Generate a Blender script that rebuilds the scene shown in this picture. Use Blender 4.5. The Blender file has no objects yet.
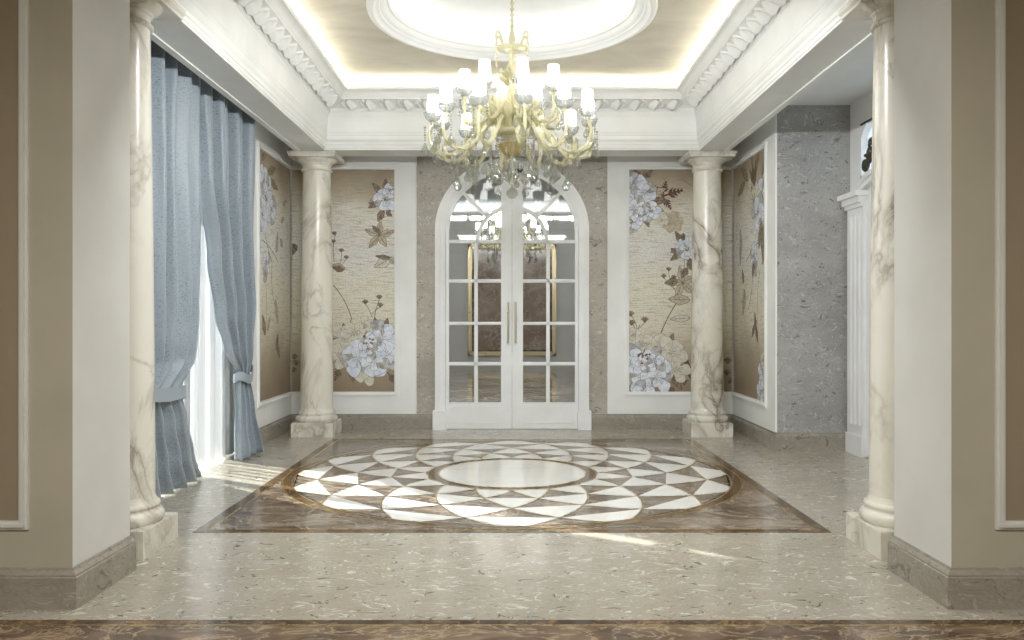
import bpy, bmesh, math, random
from mathutils import Vector, Matrix
PI = math.pi
sc = bpy.context.scene
COL = sc.collection
CAMZ = 1.35
F = 820.0
random.seed(7)

# ---------------------------------------------------------------- materials
def new_mat(name):
    m = bpy.data.materials.new(name); m.use_nodes = True
    nt = m.node_tree
    for n in list(nt.nodes): nt.nodes.remove(n)
    out = nt.nodes.new('ShaderNodeOutputMaterial')
    return m, nt, out
def N(nt, typ, **kw):
    n = nt.nodes.new(typ)
    for k, v in kw.items():
        if k in n.inputs: n.inputs[k].default_value = v
        else: setattr(n, k, v)
    return n
def L(nt, a, b): nt.links.new(a, b)
def principled(nt, out, rough=0.5, spec=0.5, metal=0.0, col=(1, 1, 1, 1)):
    p = N(nt, 'ShaderNodeBsdfPrincipled'); p.inputs['Roughness'].default_value = rough
    p.inputs['Specular IOR Level'].default_value = spec; p.inputs['Metallic'].default_value = metal
    p.inputs['Base Color'].default_value = col
    L(nt, p.outputs[0], out.inputs[0]); return p
def ramp(nt, stops, interp='LINEAR'):
    r = N(nt, 'ShaderNodeValToRGB'); cr = r.color_ramp; cr.interpolation = interp
    while len(cr.elements) < len(stops): cr.elements.new(0.5)
    for e, (p, c) in zip(cr.elements, stops):
        e.position = p; e.color = (c[0], c[1], c[2], 1) if not isinstance(c, (int, float)) else (c, c, c, 1)
    return r
def coords(nt, scale=(1, 1, 1), rot=(0, 0, 0), rnd=False):
    tc = N(nt, 'ShaderNodeTexCoord'); mp = N(nt, 'ShaderNodeMapping')
    mp.inputs['Scale'].default_value = scale; mp.inputs['Rotation'].default_value = rot
    L(nt, tc.outputs['Object'], mp.inputs['Vector'])
    return mp.outputs[0]
def mix(nt, fac, a, b):
    m = N(nt, 'ShaderNodeMix', data_type='RGBA')
    for i, v in ((0, fac), (6, a), (7, b)):
        if hasattr(v, 'links'): L(nt, v, m.inputs[i])
        else: m.inputs[i].default_value = v if i == 0 else (v[0], v[1], v[2], 1)
    return m.outputs[2]

def paint(name, col, rough=0.45, spec=0.4, bump=0.0, vary=0.03):
    m, nt, out = new_mat(name); p = principled(nt, out, rough, spec)
    n = N(nt, 'ShaderNodeTexNoise', Scale=3.0, Detail=4.0); L(nt, coords(nt), n.inputs['Vector'])
    d = tuple(c * (1 - vary * 2) for c in col)
    r = ramp(nt, [(0.35, d), (0.65, col)]); L(nt, n.outputs[0], r.inputs[0]); L(nt, r.outputs[0], p.inputs['Base Color'])
    if bump:
        n2 = N(nt, 'ShaderNodeTexNoise', Scale=90.0, Detail=3.0); L(nt, coords(nt), n2.inputs['Vector'])
        b = N(nt, 'ShaderNodeBump', Strength=bump, Distance=0.002); L(nt, n2.outputs[0], b.inputs['Height']); L(nt, b.outputs[0], p.inputs['Normal'])
    return m

def flecked_marble(name, base, base2, dark, light, scale=(1, 1, 1), rough=0.15, spec=0.5, amt=1.0, rnd=0.0, fs=9.0):
    """pale stone with short dark and light curled flecks"""
    m, nt, out = new_mat(name); p = principled(nt, out, rough, spec)
    v = coords(nt, scale)
    n = N(nt, 'ShaderNodeTexNoise', Scale=1.6, Detail=6.0, Roughness=0.6); L(nt, v, n.inputs['Vector'])
    r = ramp(nt, [(0.35, base), (0.68, base2)]); L(nt, n.outputs[0], r.inputs[0])
    w = N(nt, 'ShaderNodeTexNoise', Scale=3.0, Detail=2.0); L(nt, v, w.inputs['Vector'])
    ad = N(nt, 'ShaderNodeVectorMath', operation='MULTIPLY_ADD'); ad.inputs[1].default_value = (0.35, 0.35, 0.35)
    L(nt, w.outputs['Color'], ad.inputs[0]); L(nt, v, ad.inputs[2])
    mp = N(nt, 'ShaderNodeMapping'); mp.inputs['Scale'].default_value = (1, 1, 1); L(nt, ad.outputs[0], mp.inputs[0])
    n2 = N(nt, 'ShaderNodeTexNoise', Scale=fs, Detail=3.0, Roughness=0.65, Distortion=1.2); L(nt, mp.outputs[0], n2.inputs['Vector'])
    r2 = ramp(nt, [(0.615, 0.0), (0.66, amt)]); L(nt, n2.outputs[0], r2.inputs[0])
    c1 = mix(nt, r2.outputs[0], r.outputs[0], dark)
    mp3 = N(nt, 'ShaderNodeMapping'); mp3.inputs['Location'].default_value = (7.3, 3.1, 5.7); L(nt, ad.outputs[0], mp3.inputs[0])
    n3 = N(nt, 'ShaderNodeTexNoise', Scale=fs * 1.1, Detail=3.0, Roughness=0.6, Distortion=1.6); L(nt, mp3.outputs[0], n3.inputs['Vector'])
    r3 = ramp(nt, [(0.59, 0.0), (0.65, amt * 0.8)]); L(nt, n3.outputs[0], r3.inputs[0])
    c2 = mix(nt, r3.outputs[0], c1, light)
    n5 = N(nt, 'ShaderNodeTexNoise', Scale=fs * 2.6, Detail=6.0, Roughness=0.75, Distortion=2.0); L(nt, ad.outputs[0], n5.inputs['Vector'])
    r5 = ramp(nt, [(0.40, 0.42), (0.54, 0.0)]); L(nt, n5.outputs[0], r5.inputs[0])
    c2 = mix(nt, r5.outputs[0], c2, tuple(b_ * 0.5 + d_ * 0.5 for b_, d_ in zip(base2, dark)))
    L(nt, c2, p.inputs['Base Color'])
    return m

def veined_marble(name, base, base2, vein, scale=1.0, rough=0.15, width=0.02, seed=0.0, amt=0.8, vs=1.3):
    m, nt, out = new_mat(name); p = principled(nt, out, rough, 0.5)
    v = coords(nt, (scale, scale, scale * 0.55), (0.35, 0.5, 0.0))
    n = N(nt, 'ShaderNodeTexNoise', noise_dimensions='4D', Scale=2.0, Detail=5.0); n.inputs['W'].default_value = seed; L(nt, v, n.inputs['Vector'])
    r = ramp(nt, [(0.35, base), (0.7, base2)]); L(nt, n.outputs[0], r.inputs[0])
    col = r.outputs[0]
    for k, (s, wd, a) in enumerate(((vs, width, amt), (vs * 2.1, width * 0.7, amt * 0.55))):
        n2 = N(nt, 'ShaderNodeTexNoise', noise_dimensions='4D', Scale=s, Detail=7.0, Roughness=0.55, Distortion=1.1)
        n2.inputs['W'].default_value = seed + 3.3 + k * 5; L(nt, v, n2.inputs['Vector'])
        sb = N(nt, 'ShaderNodeMath', operation='SUBTRACT'); sb.inputs[1].default_value = 0.5; L(nt, n2.outputs[0], sb.inputs[0])
        ab = N(nt, 'ShaderNodeMath', operation='ABSOLUTE'); L(nt, sb.outputs[0], ab.inputs[0])
        rr = ramp(nt, [(0.0, a), (wd * 0.45, a * 0.45), (wd * 1.6, 0.0)]); L(nt, ab.outputs[0], rr.inputs[0])
        n4 = N(nt, 'ShaderNodeTexNoise', noise_dimensions='4D', Scale=1.7, Detail=2.0); n4.inputs['W'].default_value = seed + 9 + k; L(nt, v, n4.inputs['Vector'])
        r4 = ramp(nt, [(0.42, 0.12), (0.62, 1.0)]); L(nt, n4.outputs[0], r4.inputs[0])
        mu = N(nt, 'ShaderNodeMath', operation='MULTIPLY'); L(nt, rr.outputs[0], mu.inputs[0]); L(nt, r4.outputs[0], mu.inputs[1])
        col = mix(nt, mu.outputs[0], col, vein)
    L(nt, col, p.inputs['Base Color'])
    return m

def brown_marble(name, cols, vein=(0.6, 0.52, 0.42), scale=2.2, rough=0.12, veinw=0.03, veina=0.7, stretch=(1, 1, 1)):
    m, nt, out = new_mat(name); p = principled(nt, out, rough, 0.5)
    v = coords(nt, stretch)
    n = N(nt, 'ShaderNodeTexNoise', Scale=scale, Detail=8.0, Roughness=0.62, Distortion=0.9); L(nt, v, n.inputs['Vector'])
    r = ramp(nt, list(zip((0.33, 0.5, 0.68), cols))); L(nt, n.outputs[0], r.inputs[0])
    n2 = N(nt, 'ShaderNodeTexNoise', Scale=scale * 1.3, Detail=6.0, Roughness=0.6, Distortion=1.5)
    mp = N(nt, 'ShaderNodeMapping'); mp.inputs['Location'].default_value = (4, 9, 2); L(nt, v, mp.inputs[0]); L(nt, mp.outputs[0], n2.inputs['Vector'])
    sb = N(nt, 'ShaderNodeMath', operation='SUBTRACT'); sb.inputs[1].default_value = 0.5; L(nt, n2.outputs[0], sb.inputs[0])
    ab = N(nt, 'ShaderNodeMath', operation='ABSOLUTE'); L(nt, sb.outputs[0], ab.inputs[0])
    rr = ramp(nt, [(0.0, veina), (veinw, 0.0)]); L(nt, ab.outputs[0], rr.inputs[0])
    L(nt, mix(nt, rr.outputs[0], r.outputs[0], vein), p.inputs['Base Color'])
    return m

def metal(name, col, rough=0.25):
    m, nt, out = new_mat(name); p = principled(nt, out, rough, 0.5, 1.0, (*col, 1))
    n = N(nt, 'ShaderNodeTexNoise', Scale=25.0, Detail=3.0); L(nt, coords(nt), n.inputs['Vector'])
    r = ramp(nt, [(0.3, rough * 0.7), (0.7, rough * 1.3)]); L(nt, n.outputs[0], r.inputs[0]); L(nt, r.outputs[0], p.inputs['Roughness'])
    return m

def facing(nt, base, power=5.0):
    lw = N(nt, 'ShaderNodeLayerWeight', Blend=0.5)
    pw = N(nt, 'ShaderNodeMath', operation='POWER'); pw.inputs[1].default_value = power; L(nt, lw.outputs['Facing'], pw.inputs[0])
    ma = N(nt, 'ShaderNodeMath', operation='MULTIPLY_ADD'); ma.inputs[1].default_value = 1 - base; ma.inputs[2].default_value = base; L(nt, pw.outputs[0], ma.inputs[0])
    return ma.outputs[0]
def crystal(name, tint, gloss=0.35, body=None, bodyamt=0.0):
    """cut glass: fresnel reflection over a tinted clear body"""
    m, nt, out = new_mat(name)
    tr = N(nt, 'ShaderNodeBsdfTransparent'); tr.inputs[0].default_value = (*tint, 1)
    gl = N(nt, 'ShaderNodeBsdfGlossy'); gl.inputs['Roughness'].default_value = 0.06
    fr = facing(nt, gloss * 0.25, 2.5)
    n = N(nt, 'ShaderNodeTexNoise', Scale=60.0); L(nt, coords(nt), n.inputs['Vector'])
    b = N(nt, 'ShaderNodeBump', Strength=0.25, Distance=0.004); L(nt, n.outputs[0], b.inputs['Height']); L(nt, b.outputs[0], gl.inputs['Normal'])
    mx = N(nt, 'ShaderNodeMixShader'); L(nt, fr, mx.inputs[0]); L(nt, tr.outputs[0], mx.inputs[1]); L(nt, gl.outputs[0], mx.inputs[2])
    last = mx.outputs[0]
    if bodyamt:
        df = N(nt, 'ShaderNodeBsdfDiffuse'); df.inputs[0].default_value = (*body, 1)
        tl = N(nt, 'ShaderNodeBsdfTranslucent'); tl.inputs[0].default_value = (*body, 1)
        m2 = N(nt, 'ShaderNodeMixShader'); m2.inputs[0].default_value = 0.5; L(nt, df.outputs[0], m2.inputs[1]); L(nt, tl.outputs[0], m2.inputs[2])
        m3 = N(nt, 'ShaderNodeMixShader'); m3.inputs[0].default_value = bodyamt; L(nt, last, m3.inputs[1]); L(nt, m2.outputs[0], m3.inputs[2])
        last = m3.outputs[0]
    L(nt, last, out.inputs[0]); return m

def emission(name, col, strength):
    m, nt, out = new_mat(name)
    e = N(nt, 'ShaderNodeEmission'); e.inputs[0].default_value = (*col, 1); e.inputs[1].default_value = strength
    L(nt, e.outputs[0], out.inputs[0]); return m

M = {}
M['white'] = paint('white_paint', (0.86, 0.865, 0.85), 0.42)
M['plaster'] = paint('plaster_white', (0.85, 0.855, 0.84), 0.5)
M['door_white'] = paint('door_lacquer', (0.87, 0.88, 0.88), 0.3, 0.5)
M['jamb'] = paint('jamb_paint', (0.69, 0.69, 0.65), 0.55, 0.3)
M['taupe'] = paint('taupe_wall_covering', (0.32, 0.265, 0.185), 0.7, 0.2, 0.2)
M['front'] = paint('front_wall_cream', (0.47, 0.44, 0.35), 0.6, 0.3)
M['floor'] = flecked_marble('cream_floor_marble', (0.45, 0.415, 0.345), (0.375, 0.34, 0.275), (0.09, 0.075, 0.05), (0.78, 0.76, 0.68), (1.0, 1.6, 1), 0.16, 0.4, 1.0, fs=12)
M['wallstone'] = flecked_marble('grey_beige_wall_marble', (0.52, 0.485, 0.42), (0.38, 0.35, 0.30), (0.14, 0.12, 0.10), (0.70, 0.68, 0.63), (1, 1, 1.6), 0.30, 0.4, 0.85, fs=11)
M['pierstone'] = flecked_marble('grey_pier_marble', (0.46, 0.455, 0.44), (0.33, 0.325, 0.315), (0.10, 0.095, 0.09), (0.64, 0.635, 0.62), (1, 1, 1.4), 0.22, 0.45, 0.75, fs=14)
M['basestone'] = flecked_marble('baseboard_marble', (0.38, 0.35, 0.30), (0.28, 0.25, 0.21), (0.10, 0.08, 0.06), (0.55, 0.51, 0.45), (1, 1, 1.5), 0.2, 0.5, 0.55, fs=8)
for i in range(4):
    M['col%d' % i] = veined_marble('column_marble_%s' % 'abcd'[i], (0.78, 0.76, 0.69), (0.70, 0.665, 0.57), (0.22, 0.17, 0.12), 1.0, 0.24, 0.032, (1.7, 12.4, 5.2, 21.1)[i], 0.92)
M['darkbrown'] = brown_marble('dark_brown_marble', ((0.035, 0.020, 0.010), (0.08, 0.045, 0.02), (0.17, 0.10, 0.05)), (0.45, 0.30, 0.14), 4.0, 0.1, 0.02, 0.6)
M['emper'] = brown_marble('brown_marble', ((0.07, 0.048, 0.03), (0.145, 0.105, 0.072), (0.31, 0.255, 0.195)), (0.58, 0.51, 0.41), 2.6, 0.16, 0.025, 0.5, (0.8, 1.3, 1))
M['frontbrown'] = brown_marble('threshold_brown_marble', ((0.07, 0.042, 0.024), (0.14, 0.09, 0.055), (0.27, 0.19, 0.12)), (0.55, 0.42, 0.27), 2.6, 0.12, 0.03, 0.6, (1, 1.5, 1))
M['inlaywhite'] = veined_marble('white_inlay_marble', (0.83, 0.82, 0.78), (0.74, 0.73, 0.69), (0.45, 0.42, 0.37), 1.0, 0.1, 0.02, 4.4, 0.35)
M['brass'] = metal('brass_inlay', (0.62, 0.47, 0.20), 0.3)
M['gold'] = metal('brushed_gold', (0.72, 0.60, 0.38), 0.35)
M['bronze'] = metal('antique_bronze', (0.13, 0.115, 0.09), 0.5)
M['faux'] = None
def faux():
    m, nt, out = new_mat('clouded_beige_ceiling'); p = principled(nt, out, 0.6, 0.3)
    n = N(nt, 'ShaderNodeTexNoise', Scale=1.3, Detail=7.0, Roughness=0.6, Distortion=0.6); L(nt, coords(nt, (1, 1.6, 1)), n.inputs['Vector'])
    r = ramp(nt, [(0.3, (0.50, 0.465, 0.37)), (0.5, (0.60, 0.56, 0.46)), (0.7, (0.68, 0.645, 0.545))]); L(nt, n.outputs[0], r.inputs[0]); L(nt, r.outputs[0], p.inputs['Base Color'])
    return m
M['faux'] = faux()
def fabric():
    m, nt, out = new_mat('blue_grey_jacquard')
    p = N(nt, 'ShaderNodeBsdfPrincipled'); p.inputs['Roughness'].default_value = 0.45; p.inputs['Sheen Weight'].default_value = 0.3
    tc = N(nt, 'ShaderNodeTexCoord'); mp = N(nt, 'ShaderNodeMapping'); mp.inputs['Scale'].default_value = (1, 1, 1); L(nt, tc.outputs['UV'], mp.inputs[0])
    vo = N(nt, 'ShaderNodeTexVoronoi', Scale=85.0); L(nt, mp.outputs[0], vo.inputs['Vector'])
    n = N(nt, 'ShaderNodeTexNoise', Scale=2.5, Detail=2.0, Distortion=1.5); L(nt, mp.outputs[0], n.inputs['Vector'])
    r = ramp(nt, [(0.20, 0.8), (0.38, 0.0)]); L(nt, vo.outputs['Distance'], r.inputs[0])
    rn = ramp(nt, [(0.36, 0.30), (0.55, 0.95)]); L(nt, n.outputs[0], rn.inputs[0])
    mu = N(nt, 'ShaderNodeMath', operation='MULTIPLY'); L(nt, r.outputs[0], mu.inputs[0]); L(nt, rn.outputs[0], mu.inputs[1])
    c = mix(nt, mu.outputs[0], (0.285, 0.335, 0.38), (0.11, 0.145, 0.18)); L(nt, c, p.inputs['Base Color'])
    tl = N(nt, 'ShaderNodeBsdfTranslucent'); L(nt, c, tl.inputs[0])
    mx = N(nt, 'ShaderNodeMixShader'); mx.inputs[0].default_value = 0.015; L(nt, p.outputs[0], mx.inputs[1]); L(nt, tl.outputs[0], mx.inputs[2]); L(nt, mx.outputs[0], out.inputs[0])
    return m
M['fabric'] = fabric()
M['tie'] = paint('tieback_satin', (0.33, 0.385, 0.44), 0.35, 0.4)
def sheer():
    m, nt, out = new_mat('white_voile')
    tr = N(nt, 'ShaderNodeBsdfTransparent'); tl = N(nt, 'ShaderNodeBsdfTranslucent'); df = N(nt, 'ShaderNodeBsdfDiffuse')
    tl.inputs[0].default_value = (0.010, 0.0105, 0.011, 1); df.inputs[0].default_value = (0.8, 0.82, 0.84, 1)
    a = N(nt, 'ShaderNodeMixShader'); a.inputs[0].default_value = 0.35; L(nt, tl.outputs[0], a.inputs[1]); L(nt, df.outputs[0], a.inputs[2])
    b = N(nt, 'ShaderNodeMixShader')
    n = N(nt, 'ShaderNodeTexNoise', Scale=1.0, Detail=3.0); L(nt, coords(nt, (1, 22, .15)), n.inputs['Vector'])
    r = ramp(nt, [(0.35, 0.90), (0.6, 0.985)]); L(nt, n.outputs[0], r.inputs[0]); L(nt, r.outputs[0], b.inputs[0])
    L(nt, tr.outputs[0], b.inputs[1]); L(nt, a.outputs[0], b.inputs[2]); L(nt, b.outputs[0], out.inputs[0])
    return m
M['sheer'] = sheer()
def glass():
    m, nt, out = new_mat('pane_glass')
    tr = N(nt, 'ShaderNodeBsdfTransparent'); gl = N(nt, 'ShaderNodeBsdfGlossy'); gl.inputs['Roughness'].default_value = 0.02
    tr.inputs[0].default_value = (0.93, 0.95, 0.95, 1)
    mx = N(nt, 'ShaderNodeMixShader')
    L(nt, facing(nt, 0.05), mx.inputs[0]); L(nt, tr.outputs[0], mx.inputs[1]); L(nt, gl.outputs[0], mx.inputs[2]); L(nt, mx.outputs[0], out.inputs[0])
    return m
M['glass'] = glass()
def frost():
    m, nt, out = new_mat('frosted_glass'); tl = N(nt, 'ShaderNodeBsdfTranslucent'); tl.inputs[0].default_value = (.42, .43, .44, 1)
    df = N(nt, 'ShaderNodeBsdfGlossy'); df.inputs['Roughness'].default_value = .3; mx = N(nt, 'ShaderNodeMixShader'); mx.inputs[0].default_value = .06
    L(nt, tl.outputs[0], mx.inputs[1]); L(nt, df.outputs[0], mx.inputs[2]); L(nt, mx.outputs[0], out.inputs[0]); return m
M['frost'] = frost()
M['yglass'] = crystal('amber_tinted_glass', (0.90, 0.88, 0.74), 0.5, (0.84, 0.81, 0.62), 0.50)
M['amber'] = crystal('amber_bowl_glass', (0.85, 0.75, 0.5), 0.4, (0.55, 0.46, 0.22), 0.5)
M['clear'] = crystal('clear_crystal', (0.80, 0.81, 0.78), 0.5, (0.50, 0.50, 0.45), 0.08)
M['cup'] = crystal('frosted_crystal_cup', (0.74, 0.76, 0.76), 0.5, (0.55, 0.57, 0.56), 0.25)
M['shade'] = emission('lit_opal_shade', (1.0, 0.98, 0.95), 5.0)
M['shadeband'] = paint('shade_trim', (0.75, 0.68, 0.50), 0.4)

# ---------------------------------------------------------------- mesh helpers
class MB:
    def __init__(s): s.v = []; s.f = []; s.m = []; s.uv = None
    def add(s, vs, fs, mi=0):
        b = len(s.v); s.v += [tuple(v) for v in vs]
        for f in fs: s.f.append(tuple(b + i for i in f)); s.m.append(mi)
    def box(s, x0, x1, y0, y1, z0, z1, mi=0):
        s.add([(x0, y0, z0), (x1, y0, z0), (x1, y1, z0), (x0, y1, z0), (x0, y0, z1), (x1, y0, z1), (x1, y1, z1), (x0, y1, z1)],
              [(0, 3, 2, 1), (4, 5, 6, 7), (0, 1, 5, 4), (1, 2, 6, 5), (2, 3, 7, 6), (3, 0, 4, 7)], mi)
    def lathe(s, prof, c=(0, 0, 0), n=32, mi=0, ripple=None, closed=False):
        vs = []; fs = []; k = len(prof)
        for i in range(n):
            a = 2 * PI * i / n
            q = 1 + (ripple[0] * math.cos(ripple[1] * a) if ripple else 0)
            for r, z in prof: vs.append((c[0] + r * q * math.cos(a), c[1] + r * q * math.sin(a), c[2] + z))
        kk = k if closed else k - 1
        for i in range(n):
            j = (i + 1) % n
            for t in range(kk):
                u = (t + 1) % k
                fs.append((i * k + t, j * k + t, j * k + u, i * k + u))
        s.add(vs, fs, mi)
    def tube(s, pts, r, n=8, mi=0, cap=True, twist=0.0, flute=0.0):
        pts = [Vector(p) for p in pts]; m = len(pts)
        rs = r if isinstance(r, (list, tuple)) else [r] * m
        vs = []; fs = []; prev = None
        for i, p in enumerate(pts):
            d = (pts[min(i + 1, m - 1)] - pts[max(i - 1, 0)]).normalized()
            if prev is None:
                up = Vector((0, 0, 1)) if abs(d.z) < 0.9 else Vector((1, 0, 0))
                a = d.cross(up).normalized()
            else: a = (prev - d * prev.dot(d)).normalized()
            prev = a; b = d.cross(a)
            for k in range(n):
                t = 2 * PI * k / n + twist * i
                q = rs[i] * (1 + (flute if k % 2 else -flute))
                vs.append(p + (a * math.cos(t) + b * math.sin(t)) * q)
        for i in range(m - 1):
            for k in range(n):
                j = (k + 1) % n
                fs.append((i * n + k, i * n + j, (i + 1) * n + j, (i + 1) * n + k))
        if cap:
            fs.append(tuple(range(n))[::-1]); fs.append(tuple((m - 1) * n + k for k in range(n)))
        s.add(vs, fs, mi)
    def poly(s, pts, mi=0): s.add(pts, [tuple(range(len(pts)))], mi)
    def prism_xz(s, pts, y0, y1, mi=0):
        n = len(pts)
        vs = [(x, y0, z) for x, z in pts] + [(x, y1, z) for x, z in pts]
        fs = [tuple(range(n)), tuple(range(2 * n - 1, n - 1, -1))] + [(i, (i + 1) % n, n + (i + 1) % n, n + i) for i in range(n)]
        s.add(vs, fs, mi)
    def band(s, outer, inner, y0, y1, mi=0):
        """closed strip between two polylines given in (x, z), with depth y0..y1"""
        n = len(outer); vs = []
        for (ox, oz), (ix, iz) in zip(outer, inner): vs += [(ox, y0, oz), (ix, y0, iz), (ix, y1, iz), (ox, y1, oz)]
        fs = []
        for i in range(n - 1):
            a, b = 4 * i, 4 * i + 4
            for k in range(4): fs.append((a + k, a + (k + 1) % 4, b + (k + 1) % 4, b + k))
        fs.append((3, 2, 1, 0)); e = 4 * (n - 1); fs.append((e, e + 1, e + 2, e + 3)); s.add(vs, fs, mi)
    def sweep_rect(s, prof, x0, x1, y0, y1, mi=0):
        """profile of (inward offset, z) run round the inside of a rectangle with mitred corners"""
        k = len(prof); vs = []
        for sx, sy, cx, cy in ((1, 1, x0, y0), (-1, 1, x1, y0), (-1, -1, x1, y1), (1, -1, x0, y1)):
            for p, z in prof: vs.append((cx + sx * p, cy + sy * p, z))
        fs = []
        for i in range(4):
            j = (i + 1) % 4
            for t in range(k - 1): fs.append((i * k + t, i * k + t + 1, j * k + t + 1, j * k + t))
        s.add(vs, fs, mi)
    def build(s, name, mats, parent=None, smooth=False, loc=None, angle=35, recalc=True):
        me = bpy.data.meshes.new(name); me.from_pydata(s.v, [], s.f)
        if not isinstance(mats, (list, tuple)): mats = [mats]
        for m in mats: me.materials.append(m)
        for p, mi in zip(me.polygons, s.m): p.material_index = mi
        if recalc:
            bm = bmesh.new(); bm.from_mesh(me); bmesh.ops.recalc_face_normals(bm, faces=bm.faces); bm.to_mesh(me); bm.free()
        if smooth:
            me.shade_smooth(); me.set_sharp_from_angle(angle=math.radians(angle))
        me.update()
        o = bpy.data.objects.new(name, me); COL.objects.link(o)
        if parent is not None: o.parent = parent
        if loc is not None: o.location = loc
        return o

def tag(o, label, cat, group=None):
    o['label'] = label; o['category'] = cat
    if group: o['group'] = group
    return o
def thing(name, label, cat, loc=(0, 0, 0), group=None):
    o = bpy.data.objects.new(name, None); o.empty_display_size = 0.1; COL.objects.link(o); o.location = loc
    return tag(o, label, cat, group)
def struct(o, label=None):
    o['kind'] = 'structure'
    if label: o['label'] = label
    return o
def empty_struct(name, label, loc=(0, 0, 0)):
    o = bpy.data.objects.new(name, None); COL.objects.link(o); o.location = loc; return struct(o, label)
def copy_tree(o, parent=None):
    c = o.copy(); COL.objects.link(c)
    if parent is not None: c.parent = parent
    for ch in list(o.children): copy_tree(ch, c)
    return c
def arc(cx, cz, a, b, t0, t1, n=24):
    return [(cx + a * math.cos(math.radians(t0 + (t1 - t0) * i / n)), cz + b * math.sin(math.radians(t0 + (t1 - t0) * i / n))) for i in range(n + 1)]

# ---------------------------------------------------------------- dimensions
SOF = 3.268          # beam soffit
XB, YB, YF = 2.13, 9.30, 4.90     # inner faces of the beams
D = 10.06            # back wall
XW = 2.72            # side walls of the mural corners
YP = 8.40            # faces of the stone piers
XL, XR = -3.02, 3.465
CEIL = 4.03; AISLE = 3.54
YC = 7.2             # medallion, ring and chandelier centre
JX, JY0, JY1 = 2.06, 3.845, 4.42

# ---------------------------------------------------------------- floor
m = MB(); m.box(-4.3, 4.3, 3.68, 10.2, -0.1, 0)
struct(m.build('floor', M['floor']), 'polished cream marble floor with dark flecks')
m = MB(); m.box(-4.3, 4.3, 3.625, 3.68, -0.1, 0, 0); m.box(-4.3, 4.3, 3.612, 3.625, -0.1, 0.0, 1); m.box(-4.3, 4.3, -3.2, 3.612, -0.1, 0, 2)
struct(m.build('floor_threshold', [M['darkbrown'], M['brass'], M['frontbrown']]), 'brown marble threshold floor with a brass line')
m = MB(); m.box(-3.6, 3.6, 10.2, 24.3, -0.1, 0)
struct(m.build('floor_next_room', brown_marble('next_room_marble', ((0.12, 0.09, 0.07), (0.28, 0.22, 0.17), (0.55, 0.48, 0.40)), (0.85, 0.8, 0.72), 1.0, 0.1, 0.04, 0.8, (0.7, 0.9, 1))), 'streaked brown marble floor of the next room')

# ---------------------------------------------------------------- floor medallion
med = thing('floor_medallion', 'square brown and white marble floor medallion with an overlapping scallop rosette', 'floor medallion', (0, YC, 0))
HS = 2.02
def ring_mesh(r0, r1, n=96, z=0.002, z0=-0.02):
    q = MB(); q.lathe([(r0, z0), (r0, z), (r1, z), (r1, z0)], n=n); return q
def square_ring(h0, h1, z=0.002):
    q = MB()
    for a, b, c, d in ((-h1, h1, -h1, -h0), (-h1, h1, h0, h1), (-h1, -h0, -h0, h0), (h0, h1, -h0, h0)): q.box(a, b, c, d, -0.02, z)
    return q
square_ring(HS - 0.075, HS).build('border', M['darkbrown'], med)
square_ring(HS - 0.088, HS - 0.075, 0.0025).build('brass_line', M['brass'], med)
q = MB(); h = HS - 0.088; n = 96; vs = []; fs = []
for i in range(n):
    a = 2 * PI * i / n + PI / 4; c, s_ = math.cos(a), math.sin(a); k = h / max(abs(c), abs(s_))
    vs += [(1.90 * c, 1.90 * s_, 0.002), (k * c, k * s_, 0.002)]
for i in range(n):
    j = (i + 1) % n; fs.append((2 * i, 2 * i + 1, 2 * j + 1, 2 * j))
q.add(vs, fs); q.build('corner_field', M['emper'], med)
ring_mesh(1.865, 1.945, z=0.0035).build('outer_ring', M['darkbrown'], med)
for nm, r in (('brass_line', 1.865), ('brass_line', 1.945), ('brass_line', 0.735), ('brass_line', 0.645)):
    ring_mesh(r - 0.007, r + 0.007, z=0.0042).build(nm, M['brass'], med)
ring_mesh(0.645, 0.735, z=0.0035).build('inner_ring', M['darkbrown'], med)
q = MB(); q.poly([(0.645 * math.cos(2 * PI * i / 96), 0.645 * math.sin(2 * PI * i / 96), 0.003) for i in range(96)]); q.build('centre_disc', M['inlaywhite'], med)
ST = math.radians(11.25); RV = [1.93, 1.665, 1.355, 1.05, 0.757, 0.50]
def spiral_r(t):      # t in steps from the tip
    i = min(int(t), 4); f = t - i
    return RV[i] * (1 - f) + RV[i + 1] * f
def pol(r, a): return (r * math.sin(a), -r * math.cos(a))
q = MB(); bl = MB()
RMAX, RMIN = 1.87, 0.73
def edge(ta, tb, a_of, k=8): return [pol(max(RMIN, min(RMAX, spiral_r(ta + (tb - ta) * i / k))), a_of(ta + (tb - ta) * i / k)) for i in range(k + 1)]
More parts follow.
